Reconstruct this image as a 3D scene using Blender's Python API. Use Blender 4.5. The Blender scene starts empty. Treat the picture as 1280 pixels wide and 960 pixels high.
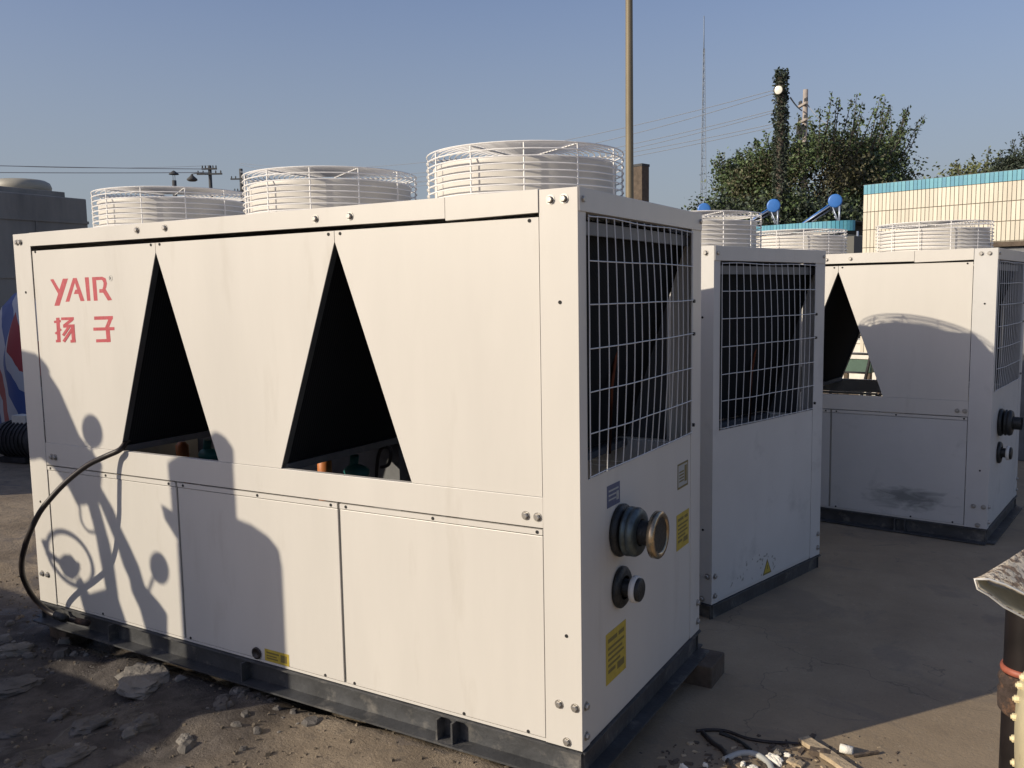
import bpy, math, random
from mathutils import Vector, Matrix, noise
random.seed(7)
S = bpy.context.scene
C = S.collection
PI = math.pi
V = Vector

# ------------------------------------------------------------------ camera
F_PX, YAW, PITCH, ROLL = 1085.4, .5339, .1043, -.0169
CAM = V((1.2783, -2.605, 1.6044))
fw = V((-math.sin(YAW)*math.cos(PITCH), math.cos(YAW)*math.cos(PITCH), -math.sin(PITCH)))
r0 = V((math.cos(YAW), math.sin(YAW), 0)); u0 = r0.cross(fw)
rt = math.cos(ROLL)*r0 + math.sin(ROLL)*u0
up = -math.sin(ROLL)*r0 + math.cos(ROLL)*u0
cd = bpy.data.cameras.new('camera'); cam = bpy.data.objects.new('camera', cd); C.objects.link(cam)
cam.matrix_world = Matrix(((rt.x, up.x, -fw.x, CAM.x), (rt.y, up.y, -fw.y, CAM.y), (rt.z, up.z, -fw.z, CAM.z), (0, 0, 0, 1)))
cd.sensor_fit = 'HORIZONTAL'; cd.sensor_width = 36.0; cd.lens = 36.0*F_PX/1280.0
cd.clip_start = .05; cd.clip_end = 3000
S.camera = cam

# ------------------------------------------------------------------ light
SUN_EL, SUN_AZ = math.radians(23.0), math.radians(36.6)      # shadows run from +Y towards +X by SUN_AZ
sun_dir = V((math.sin(SUN_AZ)*math.cos(SUN_EL), math.cos(SUN_AZ)*math.cos(SUN_EL), -math.sin(SUN_EL)))
w = bpy.data.worlds.new('World'); S.world = w; w.use_nodes = True
nt = w.node_tree; bg = nt.nodes['Background']
sky = nt.nodes.new('ShaderNodeTexSky'); sky.sky_type = 'NISHITA'; sky.sun_disc = False
sky.sun_elevation = SUN_EL; sky.sun_rotation = math.radians(216.6)
sky.altitude = 0; sky.air_density = 1.0; sky.dust_density = 2.2; sky.ozone_density = 2.5
gm = nt.nodes.new('ShaderNodeGamma'); gm.inputs['Gamma'].default_value = .82        # hazy air evens the sky out
tn = nt.nodes.new('ShaderNodeMix'); tn.data_type = 'RGBA'; tn.blend_type = 'MULTIPLY'; tn.inputs[0].default_value = 1.0
tn.inputs[7].default_value = (1.06, 1.03, 1.20, 1)
nt.links.new(sky.outputs[0], gm.inputs[0]); nt.links.new(gm.outputs[0], tn.inputs[6])
# pale haze layer low over the horizon, the same all round
tcw = nt.nodes.new('ShaderNodeTexCoord'); sxw = nt.nodes.new('ShaderNodeSeparateXYZ'); nt.links.new(tcw.outputs['Generated'], sxw.inputs[0])
hz = nt.nodes.new('ShaderNodeMapRange'); hz.interpolation_type = 'SMOOTHSTEP'; nt.links.new(sxw.outputs['Z'], hz.inputs[0])
for i_, v_ in ((1, 0.0), (2, .42), (3, .82), (4, 0.0)): hz.inputs[i_].default_value = v_
hm = nt.nodes.new('ShaderNodeMix'); hm.data_type = 'RGBA'; hm.inputs[7].default_value = (2.32, 2.62, 2.86, 1)
nt.links.new(hz.outputs[0], hm.inputs[0]); nt.links.new(tn.outputs[2], hm.inputs[6])
nt.links.new(hm.outputs[2], bg.inputs[0]); bg.inputs[1].default_value = .14
sl = bpy.data.lights.new('sun', 'SUN'); sl.energy = 4.6; sl.angle = math.radians(.53); sl.color = (1, .885, .705)
so = bpy.data.objects.new('sun', sl); C.objects.link(so)
so.rotation_euler = sun_dir.to_track_quat('-Z', 'Y').to_euler()
S.view_settings.view_transform = 'Standard'; S.view_settings.look = 'None'
S.view_settings.exposure = 0.0; S.view_settings.gamma = 1.0

# ------------------------------------------------------------------ materials
def mat(name, col, rough=.6, metal=0.0, var=.0, scale=6.0, bump=0.0, bscale=40.0, dirt=None, dscale=3.0, dthr=(.55, .75), island=0.0, stretch=None):
    m = bpy.data.materials.new(name); m.use_nodes = True
    n = m.node_tree.nodes; l = m.node_tree.links; b = n['Principled BSDF']
    b.inputs['Roughness'].default_value = rough; b.inputs['Metallic'].default_value = metal
    tc = n.new('ShaderNodeTexCoord'); src = tc.outputs['Object']
    if stretch:
        mp = n.new('ShaderNodeMapping'); mp.inputs['Scale'].default_value = stretch
        l.new(src, mp.inputs[0]); src = mp.outputs[0]
    c = n.new('ShaderNodeRGB'); c.outputs[0].default_value = (*col, 1); out = c.outputs[0]
    def mix(fac, a, bb, typ='MIX'):
        x = n.new('ShaderNodeMix'); x.data_type = 'RGBA'; x.blend_type = typ
        if isinstance(fac, float): x.inputs[0].default_value = fac
        else: l.new(fac, x.inputs[0])
        l.new(a, x.inputs[6])
        if isinstance(bb, tuple): x.inputs[7].default_value = (*bb, 1)
        else: l.new(bb, x.inputs[7])
        return x.outputs[2]
    def ramp(s, a, bb, va=0.0, vb=1.0):
        x = n.new('ShaderNodeMapRange'); l.new(s, x.inputs[0])
        x.inputs[1].default_value = a; x.inputs[2].default_value = bb; x.inputs[3].default_value = va; x.inputs[4].default_value = vb
        return x.outputs[0]
    def nz(sc, det=6.0, rg=.6):
        x = n.new('ShaderNodeTexNoise'); x.inputs['Scale'].default_value = sc; x.inputs['Detail'].default_value = det
        x.inputs['Roughness'].default_value = rg; l.new(src, x.inputs['Vector']); return x.outputs['Fac']
    if var:
        f = ramp(nz(scale), .3, .7, 1-var, 1+var)
        x = n.new('ShaderNodeVectorMath'); x.operation = 'SCALE'; l.new(out, x.inputs[0]); l.new(f, x.inputs['Scale']); out = x.outputs[0]
    if island:
        g = n.new('ShaderNodeNewGeometry'); f = ramp(g.outputs['Random Per Island'], 0, 1, 1-island, 1+island)
        x = n.new('ShaderNodeVectorMath'); x.operation = 'SCALE'; l.new(out, x.inputs[0]); l.new(f, x.inputs['Scale']); out = x.outputs[0]
    if dirt:
        out = mix(ramp(nz(dscale, 8, .65), dthr[0], dthr[1], 0, .85), out, dirt)
    l.new(out, b.inputs['Base Color'])
    if bump:
        bp = n.new('ShaderNodeBump'); bp.inputs['Strength'].default_value = bump; bp.inputs['Distance'].default_value = .02
        l.new(nz(bscale), bp.inputs['Height']); l.new(bp.outputs[0], b.inputs['Normal'])
    m['h'] = 1
    return m

M = {}
M['white'] = mat('white_paint', (.578, .553, .508), .38, var=.045, scale=1.7, bump=.13, bscale=1.3, dirt=(.42, .385, .33), dscale=3.2, dthr=(.58, .95), stretch=(1.6, 1.6, .32))
M['white_old'] = mat('worn_white_paint', (.535, .525, .505), .5, var=.06, scale=2, bump=.06, bscale=2.2, dirt=(.25, .25, .24), dscale=3.6, dthr=(.58, .9))
M['shroud'] = mat('shroud_paint', (.60, .575, .53), .5, var=.04, scale=3)
M['wire'] = mat('guard_wire_paint', (.80, .78, .75), .45)
M['mesh'] = mat('mesh_wire_paint', (.62, .62, .62), .5)
M['steel'] = mat('channel_steel', (.066, .068, .072), .5, .3, var=.3, scale=7, bump=.2, bscale=30, dirt=(.30, .28, .25), dscale=8, dthr=(.55, .8))
M['coil'] = mat('black_fin_coil', (.018, .019, .022), .5, .2, var=.3, scale=5)
M['coil_frame'] = mat('coil_end_plate', (.10, .11, .12), .45, .5, var=.2, scale=6)
M['inside'] = mat('galvanised_inside', (.16, .165, .175), .55, .4, var=.25, scale=6)
M['bolt'] = mat('zinc_bolt', (.42, .40, .37), .38, .75, var=.2, scale=60)
M['dark'] = mat('dark_hole', (.012, .012, .012), .8)
M['seam'] = mat('gap_grey', (.30, .29, .26), .6, var=.15, scale=5)
M['red'] = mat('faded_red_print', (.40, .055, .07), .55, var=.14, scale=40, dirt=(.50, .20, .19), dscale=60, dthr=(.55, .8))
M['greyprint'] = mat('grey_print', (.45, .45, .42), .6)
M['rubber'] = mat('black_rubber', (.022, .016, .015), .5, var=.3, scale=20)
M['iron'] = mat('dark_iron', (.03, .032, .033), .45, .4, var=.4, scale=20, bump=.3, bscale=60)
M['galv'] = mat('blue_grey_fitting', (.10, .125, .13), .4, .6, var=.35, scale=18, dirt=(.05, .045, .04), dscale=25, dthr=(.5, .7))
M['brass'] = mat('gold_grey_pipe_end', (.42, .33, .22), .26, .9, var=.4, scale=22, dirt=(.15, .20, .20), dscale=14, dthr=(.45, .6))  # gold metal blotched with blue-grey
M['whitepipe'] = mat('white_pipe_rim', (.62, .61, .58), .5)
M['yellow'] = mat('yellow_label', (.45, .34, .05), .5, var=.15, scale=30)
M['labelink'] = mat('label_ink', (.17, .135, .04), .6)
M['bluelabel'] = mat('dark_blue_label', (.085, .10, .17), .5, var=.2, scale=40)
M['palelabel'] = mat('pale_label', (.36, .37, .36), .5)
M['copper'] = mat('copper_tube', (.09, .03, .02), .35, .8, var=.2, scale=15)
M['teal'] = mat('teal_valve', (.03, .17, .17), .5)
M['orange'] = mat('orange_tank', (.50, .17, .05), .5)
M['wood'] = mat('old_timber', (.10, .075, .055), .85, var=.3, scale=12, bump=.4, bscale=30)
M['cream'] = mat('cream_paint', (.72, .63, .40), .45, var=.08, scale=14, dirt=(.35, .26, .14), dscale=16, dthr=(.62, .8), bump=.1, bscale=40)
M['pipeblack'] = mat('black_pipe', (.013, .010, .010), .4, .2, var=.4, scale=14)
M['orangering'] = mat('rust_orange_band', (.26, .075, .045), .55, var=.3, scale=30)
M['flake'] = mat('flaking_paint', (.60, .53, .42), .8, var=.15, scale=40, bump=.9, bscale=55, dirt=(.13, .075, .045), dscale=48, dthr=(.48, .56))
M['flake_in'] = mat('sun_lightened_inner_sheet', (.50, .46, .33), .7, var=.2, scale=14)  # olive lightened in place of sun falling inside the cowl
M['grey_tower'] = mat('grey_tower_sheet', (.25, .235, .21), .6, var=.12, scale=.8, dirt=(.11, .105, .10), dscale=1.6, dthr=(.42, .75), stretch=(1, 1, .25))
M['cowl'] = mat('cream_fibreglass', (.32, .30, .245), .55, var=.12, scale=3)
M['tile'] = mat('cream_wall_tile', (.61, .56, .455), .35, island=.11, dirt=(.42, .37, .29), dscale=1.6, dthr=(.52, .85), stretch=(1, 1, .35))
M['joint'] = mat('dark_grout', (.20, .185, .15), .9, var=.2, scale=20)
M['cyan'] = mat('turquoise_cap_tile', (.10, .36, .43), .35, island=.16)
M['soffit'] = mat('dark_soffit', (.12, .12, .11), .8)  # one dark grey for soffit, wall and roof tops
M['blue'] = mat('solar_blue', (.045, .17, .50), .4, var=.08, scale=6)
M['alu'] = mat('aluminium_frame', (.42, .48, .58), .4, .5)
M['pole'] = mat('olive_steel_pole', (.20, .165, .105), .6, .2, var=.15, scale=4, stretch=(1, 1, .3))
M['conc'] = mat('pole_concrete', (.34, .30, .27), .85, var=.15, scale=4)
M['tarpole'] = mat('tarred_pole', (.055, .057, .06), .8, var=.2, scale=5)
M['mast'] = mat('haze_tinted_mast', (.19, .23, .29), .6)  # grey-blue stands in for distance haze
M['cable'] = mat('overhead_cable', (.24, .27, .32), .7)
M['leaf'] = mat('leaf_green', (.066, .098, .036), .55, island=.75)
M['leaf_dry'] = mat('leaf_brown_green', (.082, .078, .04), .6, island=.6)
M['leaf_dark'] = mat('leaf_dark', (.034, .048, .03), .6, island=.6)
M['leaf_lime'] = mat('leaf_olive', (.115, .13, .05), .6, island=.5)
M['bark'] = mat('bark', (.085, .07, .055), .9, var=.3, scale=8)
M['lampglass'] = mat('lamp_face', (.85, .84, .74), .25)
M['stone'] = mat('rubble_stone', (.175, .16, .14), .9, var=.25, scale=9, bump=.6, bscale=22)
M['chip'] = mat('white_plaster', (.74, .71, .64), .8, var=.1, scale=30, bump=.4, bscale=60)
M['card'] = mat('worn_board', (.42, .33, .22), .85, var=.25, scale=30, bump=.4, bscale=50)
M['darkmach'] = mat('dark_machinery', (.03, .03, .033), .6, .3, var=.5, scale=8)
M['scrapwhite'] = mat('scrap_white', (.62, .60, .54), .6, var=.15, scale=6)
M['green'] = mat('scrap_green', (.05, .10, .075), .6, var=.2, scale=8)
M['pink'] = mat('rust_red_paint', (.26, .075, .07), .6, var=.3, scale=8)
M['grit'] = mat('soil_grit', (.155, .125, .09), .9, island=.45)
M['stone_dark'] = mat('dark_stone', (.105, .095, .085), .85, var=.35, scale=9, bump=.7, bscale=24)  # darker tone than the pale rubble
M['rustjoint'] = mat('rust_scale', (.045, .03, .024), .9, var=.4, scale=25, bump=.9, bscale=40, dirt=(.15, .08, .045), dscale=30, dthr=(.5, .62))
M['shade_sheet'] = mat('dark_shade_sheet', (.055, .057, .062), .7, var=.2, scale=4)  # near-black in place of shade on the white inner side
M['truckblue'] = mat('tractor_blue', (.045, .075, .14), .5, var=.2, scale=5, dirt=(.12, .10, .08), dscale=4, dthr=(.5, .75))

def striped():
    m = bpy.data.materials.new('striped_woven_tarp'); m.use_nodes = True
    n = m.node_tree.nodes; l = m.node_tree.links; b = n['Principled BSDF']; b.inputs['Roughness'].default_value = .6
    tc = n.new('ShaderNodeTexCoord'); mp = n.new('ShaderNodeMapping'); mp.inputs['Rotation'].default_value = (0, .7, .5)
    mp.inputs['Scale'].default_value = (1.5, 1.5, 1.5); l.new(tc.outputs['Object'], mp.inputs[0])
    sx = n.new('ShaderNodeSeparateXYZ'); l.new(mp.outputs[0], sx.inputs[0])
    fr = n.new('ShaderNodeMath'); fr.operation = 'FRACT'; l.new(sx.outputs[0], fr.inputs[0])
    cr = n.new('ShaderNodeValToRGB'); cr.color_ramp.interpolation = 'CONSTANT'; e = cr.color_ramp.elements
    e[0].position = 0; e[0].color = (.46, .48, .52, 1); e[1].position = .28; e[1].color = (.055, .10, .28, 1)
    for p_, c_ in ((.55, (.46, .48, .52, 1)), (.72, (.34, .055, .06, 1))):
        q = e.new(p_); q.color = c_
    l.new(fr.outputs[0], cr.inputs[0]); l.new(cr.outputs[0], b.inputs['Base Color']); return m
M['tarp'] = striped()

def fins(name, dark, light, period):
    m = bpy.data.materials.new(name); m.use_nodes = True
    n = m.node_tree.nodes; l = m.node_tree.links; b = n['Principled BSDF']; b.inputs['Roughness'].default_value = .8; b.inputs['Specular IOR Level'].default_value = .08
    tc = n.new('ShaderNodeTexCoord'); wv = n.new('ShaderNodeTexWave'); wv.bands_direction = 'Y'; wv.inputs['Scale'].default_value = period
    l.new(tc.outputs['Object'], wv.inputs['Vector'])
    x = n.new('ShaderNodeMix'); x.data_type = 'RGBA'; x.inputs[6].default_value = (*dark, 1); x.inputs[7].default_value = (*light, 1)
    l.new(wv.outputs['Fac'], x.inputs[0]); l.new(x.outputs[2], b.inputs['Base Color']); return m
M['coil'] = fins('black_fin_coil_lined', (.008, .0095, .011), (.022, .025, .030), 24)

def ground_mat():
    m = bpy.data.materials.new('yard_ground'); m.use_nodes = True
    n = m.node_tree.nodes; l = m.node_tree.links; b = n['Principled BSDF']; b.inputs['Roughness'].default_value = .88
    tc = n.new('ShaderNodeTexCoord'); P = tc.outputs['Object']
    def nz(sc, det=8.0, rg=.62, dist=0.0):
        x = n.new('ShaderNodeTexNoise'); x.inputs['Scale'].default_value = sc; x.inputs['Detail'].default_value = det
        x.inputs['Roughness'].default_value = rg; x.inputs['Distortion'].default_value = dist; l.new(P, x.inputs['Vector']); return x.outputs['Fac']
    def rng(s, a, bb, va=0.0, vb=1.0):
        x = n.new('ShaderNodeMapRange'); l.new(s, x.inputs[0]); x.inputs[1].default_value = a; x.inputs[2].default_value = bb
        x.inputs[3].default_value = va; x.inputs[4].default_value = vb; return x.outputs[0]
    def mix(f, a, c, typ='MIX'):
        x = n.new('ShaderNodeMix'); x.data_type = 'RGBA'; x.blend_type = typ
        if isinstance(f, float): x.inputs[0].default_value = f
        else: l.new(f, x.inputs[0])
        for i, q in ((6, a), (7, c)):
            if isinstance(q, tuple): x.inputs[i].default_value = (*q, 1)
            else: l.new(q, x.inputs[i])
        return x.outputs[2]
    at = n.new('ShaderNodeAttribute'); at.attribute_name = 'dirt'; D = at.outputs['Fac']
    conc = mix(rng(nz(1.1), .32, .68), (.235, .178, .115), (.375, .29, .19))
    conc = mix(rng(nz(5.5, 10, .7), .56, .72, 0, .5), conc, (.22, .17, .12))
    conc = mix(rng(nz(.45, 6, .6, 1.5), .55, .66, 0, .45), conc, (.18, .15, .12))
    dirt = mix(rng(nz(2.3), .35, .65), (.165, .127, .086), (.30, .24, .17))
    dirt = mix(rng(nz(11, 10, .75), .52, .70, 0, .8), dirt, (.09, .075, .06))
    dirt = mix(rng(nz(1.4, 6, .6, 1.0), .58, .66, 0, .7), dirt, (.12, .105, .10))
    dirt = mix(rng(nz(60, 4, .7), .60, .72, 0, .6), dirt, (.36, .31, .25))
    conc = mix(rng(nz(2.6, 10, .72, 2.2), .60, .66, 0, .55), conc, (.13, .11, .09))
    conc = mix(rng(nz(38, 8, .7), .58, .74, 0, .6), conc, (.40, .33, .24))
    conc = mix(rng(nz(90, 6, .75), .55, .70, 0, .55), conc, (.14, .105, .075))
    conc = mix(rng(nz(.8, 9, .66, 2.5), .52, .60, 0, .4), conc, (.165, .135, .105))
    cv = n.new('ShaderNodeTexVoronoi'); cv.feature = 'DISTANCE_TO_EDGE'; cv.inputs['Scale'].default_value = .30
    wa = n.new('ShaderNodeVectorMath'); wa.operation = 'ADD'; wn = n.new('ShaderNodeTexNoise'); wn.inputs['Scale'].default_value = 2.4; wn.inputs['Detail'].default_value = 8
    l.new(P, wn.inputs['Vector']); l.new(P, wa.inputs[0]); l.new(wn.outputs['Color'], wa.inputs[1]); l.new(wa.outputs[0], cv.inputs['Vector'])
    conc = mix(rng(cv.outputs['Distance'], .0, .0022, .5, 0), conc, (.07, .055, .045))
    wt = n.new('ShaderNodeAttribute'); wt.attribute_name = 'damp_shade'
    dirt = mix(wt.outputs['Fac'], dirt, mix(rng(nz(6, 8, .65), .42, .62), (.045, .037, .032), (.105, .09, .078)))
    l.new(mix(D, conc, dirt), b.inputs['Base Color'])
    ro = n.new('ShaderNodeMath'); ro.operation = 'MULTIPLY'; l.new(rng(nz(1.7, 5, .55, .8), .50, .56, 0, .62), ro.inputs[0]); l.new(wt.outputs['Fac'], ro.inputs[1])
    rs_ = n.new('ShaderNodeMath'); rs_.operation = 'SUBTRACT'; rs_.inputs[0].default_value = .88; l.new(ro.outputs[0], rs_.inputs[1]); l.new(rs_.outputs[0], b.inputs['Roughness'])
    add = n.new('ShaderNodeMath'); add.operation = 'ADD'
    h1 = rng(nz(14, 10, .7), 0, 1, 0, .6); h2 = rng(nz(70, 6, .7), 0, 1, 0, .4); l.new(h1, add.inputs[0]); l.new(h2, add.inputs[1])
    bs = rng(D, 0, 1, .30, .85)
    bp = n.new('ShaderNodeBump'); bp.inputs['Distance'].default_value = .03; l.new(bs, bp.inputs['Strength']); l.new(add.outputs[0], bp.inputs['Height'])
    l.new(bp.outputs[0], b.inputs['Normal'])
    return m
M['ground'] = ground_mat()

# ------------------------------------------------------------------ mesh helpers
class MB:
    def __init__(s): s.v = []; s.f = []; s.sm = []
    def add(s, vs, fs, smooth=False):
        o = len(s.v); s.v += [tuple(q) for q in vs]; s.f += [tuple(i+o for i in f) for f in fs]; s.sm += [smooth]*len(fs); return s
    def box(s, a, b):
        x0, y0, z0 = a; x1, y1, z1 = b
        vs = [(x, y, z) for z in (z0, z1) for y in (y0, y1) for x in (x0, x1)]
        return s.add(vs, [(0, 2, 3, 1), (4, 5, 7, 6), (0, 1, 5, 4), (2, 6, 7, 3), (0, 4, 6, 2), (1, 3, 7, 5)])
    def obox(s, o, ax, ay, az, dx, dy, dz):                # box along three axes from corner o
        o, ax, ay, az = V(o), V(ax).normalized()*dx, V(ay).normalized()*dy, V(az).normalized()*dz
        vs = [o+ax*i+ay*j+az*k for k in (0, 1) for j in (0, 1) for i in (0, 1)]
        return s.add(vs, [(0, 2, 3, 1), (4, 5, 7, 6), (0, 1, 5, 4), (2, 6, 7, 3), (0, 4, 6, 2), (1, 3, 7, 5)])
    def prism(s, poly, a, b, axis=1):                      # polygon in the two other axes, from a to b along axis
        def p(q, t):
            return (q[0], t, q[1]) if axis == 1 else ((t, q[0], q[1]) if axis == 0 else (q[0], q[1], t))
        n_ = len(poly); vs = [p(q, a) for q in poly]+[p(q, b) for q in poly]
        return s.add(vs, [tuple(range(n_)), tuple(range(2*n_-1, n_-1, -1))]+[(i, n_+i, n_+(i+1) % n_, (i+1) % n_) for i in range(n_)])
    def tube(s, pts, r, n=8, closed=False, cap=True):
        pts = [V(p) for p in pts]; m = len(pts); rs = r if isinstance(r, (list, tuple)) else [r]*m
        rings = []; prev = None
        for i, p in enumerate(pts):
            a = pts[(i-1) % m] if (closed or i > 0) else p; b = pts[(i+1) % m] if (closed or i < m-1) else p
            t = (b-a).normalized()
            if prev is None:
                q = V((0, 0, 1)) if abs(t.z) < .9 else V((1, 0, 0)); x = t.cross(q).normalized()
            else:
                x = (prev-t*prev.dot(t)); x = x.normalized() if x.length > 1e-6 else prev
            prev = x; y = t.cross(x)
            rings.append([p+(x*math.cos(2*PI*k/n)+y*math.sin(2*PI*k/n))*rs[i] for k in range(n)])
        vs = [q for rr in rings for q in rr]; fs = []
        for i in range(m if closed else m-1):
            j = (i+1) % m
            for k in range(n): fs.append((i*n+k, i*n+(k+1) % n, j*n+(k+1) % n, j*n+k))
        s.add(vs, fs, n > 5)
        if cap and not closed:
            o = len(s.v)-len(vs); s.f += [tuple(o+k for k in range(n-1, -1, -1)), tuple(o+(m-1)*n+k for k in range(n))]; s.sm += [False]*2
        return s
    def lathe(s, prof, o=(0, 0, 0), ax=(0, 0, 1), n=24, smooth=True, close=False):   # prof = [(r, h), ...]
        o, ax = V(o), V(ax).normalized(); q = V((0, 0, 1)) if abs(ax.z) < .9 else V((1, 0, 0))
        x = ax.cross(q).normalized(); y = ax.cross(x); vs = []; fs = []
        for r, h in prof:
            for k in range(n):
                a = 2*PI*k/n; vs.append(o+ax*h+(x*math.cos(a)+y*math.sin(a))*max(r, 1e-5))
        m = len(prof)
        for i in range(m if close else m-1):
            j = (i+1) % m
            for k in range(n): fs.append((i*n+k, i*n+(k+1) % n, j*n+(k+1) % n, j*n+k))
        return s.add(vs, fs, smooth)
    def ell(s, c, r, n=12, m=8, jit=0.0, rnd=random):
        vs = []; fs = []; c = V(c)
        for i in range(m+1):
            th = PI*i/m
            for k in range(n):
                a = 2*PI*k/n; d = 1+jit*(rnd.random()-.5)
                vs.append((c.x+r[0]*math.sin(th)*math.cos(a)*d, c.y+r[1]*math.sin(th)*math.sin(a)*d, c.z+r[2]*math.cos(th)*d))
        for i in range(m):
            for k in range(n): fs.append((i*n+k, (i+1)*n+k, (i+1)*n+(k+1) % n, i*n+(k+1) % n))
        return s.add(vs, fs, jit == 0)
    def mesh(s, name):
        me = bpy.data.meshes.new(name); me.from_pydata(s.v, [], s.f); me.polygons.foreach_set('use_smooth', s.sm); me.update(); return me
    def build(s, name, m, parent=None, loc=None):
        return link(name, s.mesh(name), m, parent, loc)

def link(name, me, m=None, parent=None, loc=None):
    o = bpy.data.objects.new(name, me); C.objects.link(o)
    if m and not me.materials: me.materials.append(m)
    if parent: o.parent = parent
    if loc is not None: o.location = loc
    return o
def bevel(o, wd=.003, seg=2):
    b = o.modifiers.new('bevel', 'BEVEL'); b.width = wd; b.segments = seg; b.limit_method = 'ANGLE'; b.angle_limit = .6; return o
def tag(o, label, cat, group=None):
    o['label'] = label; o['category'] = cat
    if group: o['group'] = group
    return o
def thing(name, label, cat, loc=(0, 0, 0), rz=0, group=None):
    o = bpy.data.objects.new(name, None); C.objects.link(o); o.location = loc; o.rotation_euler = (0, 0, rz); o.empty_display_size = .2
    return tag(o, label, cat, group)
def struct(o): o['kind'] = 'structure'; return o
def stuff(o): o['kind'] = 'stuff'; return o
KIDS = {}
def copy_tree(o, parent=None):
    c = o.copy(); C.objects.link(c)
    if parent: c.parent = parent
    for ch in list(o.children): copy_tree(ch, c)
    return c

GZ = -.2            # yard level (the big chiller's sheet metal starts at z = 0)

def bez(p, n=48):
    p = [V(q) for q in p]; out = []
    for i in range(len(p)-1):
        a, b_, c_, d = p[max(i-1, 0)], p[i], p[i+1], p[min(i+2, len(p)-1)]
        for k in range(n//(len(p)-1)):
            t = k/(n//(len(p)-1)); out.append(.5*((2*b_)+(c_-a)*t+(2*a-5*b_+4*c_-d)*t*t+(3*b_-a-3*c_+d)*t**3))
    out.append(p[-1]); return out
def onplane(px, py, y):
    d = fw*F_PX+rt*(px-640)+up*(480-py); return CAM+d*((y-CAM.y)/d.y)

# ------------------------------------------------------------------ ground
def sstep(a, b, x):
    t = max(0, min(1, (x-a)/(b-a))); return t*t*(3-2*t)
def dirtness(x, y):
    n1 = noise.noise(V((x*.9, y*.9, 3.1)))*.5+noise.noise(V((x*3.1, y*3.1, 7.7)))*.18
    a = sstep(.35, -.25, x+n1*.8)*sstep(.9, .1, y+n1*.6)
    b = sstep(-2.6, -3.6, x+n1*.8)*sstep(14, 9, y)
    c = sstep(30, 45, math.hypot(x, y))
    return max(a, b, c)
def gh(x, y):
    r = math.hypot(x, y)
    d = dirtness(x, y)
    h = GZ+.006*noise.noise(V((x*.7, y*.7, 0)))
    if r < 40:
        h += d*(.035*noise.noise(V((x*1.3, y*1.3, 5)))+.022*noise.noise(V((x*4.1, y*4.1, 9)))+.010*noise.noise(V((x*11, y*11, 2)))+.005*noise.noise(V((x*26, y*26, 4))))
    # soil banked up against the base rail
    m = sstep(-2.3, -1.1, x)*sstep(.25, -.05, x)*sstep(.12, -.06, y)*sstep(-1.7, -.3, y)
    h += .088*m
    h += .045*math.exp(-((x+2.45)**2/.06+(y+.06)**2/.02))
    h += d*.05*max(0, noise.noise(V((x*2.2, y*2.2, 17)))-.05)*sstep(-1.0, -1.6, x)
    if -3.3 < x < .2: h -= .05*sstep(.0, .10, y)*sstep(1.4, 1.2, y)*sstep(-1.0, -1.9, x)
    if r > 60: h += 0
    return h
def axis(lo, hi, step, far):
    a = [lo+step*i for i in range(int((hi-lo)/step)+1)]; s = step; q = a[-1]
    while q < far: s *= 1.22; q += s; a.append(q)
    s = step; q = a[0]
    while q > -far: s *= 1.22; q -= s; a.insert(0, q)
    return a
xs = axis(-4.6, 2.4, .04, 900); ys = axis(-2.2, 2.4, .04, 900)
g = MB(); nx, ny = len(xs), len(ys)
vs = [(x, y, gh(x, y)) for y in ys for x in xs]
g.add(vs, [(j*nx+i, j*nx+i+1, (j+1)*nx+i+1, (j+1)*nx+i) for j in range(ny-1) for i in range(nx-1)], True)
go = struct(g.build('ground', M['ground']))
def damp_shade(x, y):  # wet soil, plus darkening that stands in for shade on the dirt
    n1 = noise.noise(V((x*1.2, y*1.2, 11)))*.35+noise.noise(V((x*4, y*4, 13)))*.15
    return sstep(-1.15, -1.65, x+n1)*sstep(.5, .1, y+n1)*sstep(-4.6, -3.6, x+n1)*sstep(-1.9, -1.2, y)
at = go.data.attributes.new('damp_shade', 'FLOAT', 'POINT')
at.data.foreach_set('value', [damp_shade(v_[0], v_[1]) for v_ in vs])
at = go.data.attributes.new('dirt', 'FLOAT', 'POINT')
at.data.foreach_set('value', [dirtness(v_[0], v_[1]) for v_ in vs])

# ------------------------------------------------------------------ chiller
L, W, H = 3.24, 1.267, 1.95
CX, LX = -.145, -3.092           # inner edges of the corner posts
AP = (-1.06, -2.13)              # tops of the triangular coil openings
ZA = 1.815
def rz0(x): return .893+.0075*(x+.15)          # upper edge of the waist rail (sags a little to the far end)
def rz1(x): return .784+.010*(x+.15)
FANX = (-.545, -1.615, -2.75); FANY, FANR, FANZ = .616, .408, 2.165

def hexbolt(r=.0115):
    b = MB(); b.lathe([(0, 0), (r*1.45, 0), (r*1.45, .002), (r, .002)], ax=(0, -1, 0), n=16, smooth=False)
    b.lathe([(r, .002), (r, .010), (r*.8, .0125), (0, .0125)], ax=(0, -1, 0), n=6, smooth=False)
    me = b.mesh('bolt'); me.materials.append(M['bolt']); return me
BOLT = hexbolt()
b = MB(); b.lathe([(0, .0012), (.0065, .0012), (.0065, -.004)], ax=(0, -1, 0), n=12, smooth=False)
SCREW_HOLE = b.mesh('screw_hole'); SCREW_HOLE.materials.append(M['dark'])  # dark disc painted in place of the shade inside a hole

def poly_panel(pts, y0, y1): return MB().prism(pts, y0, y1, 1)

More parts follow.
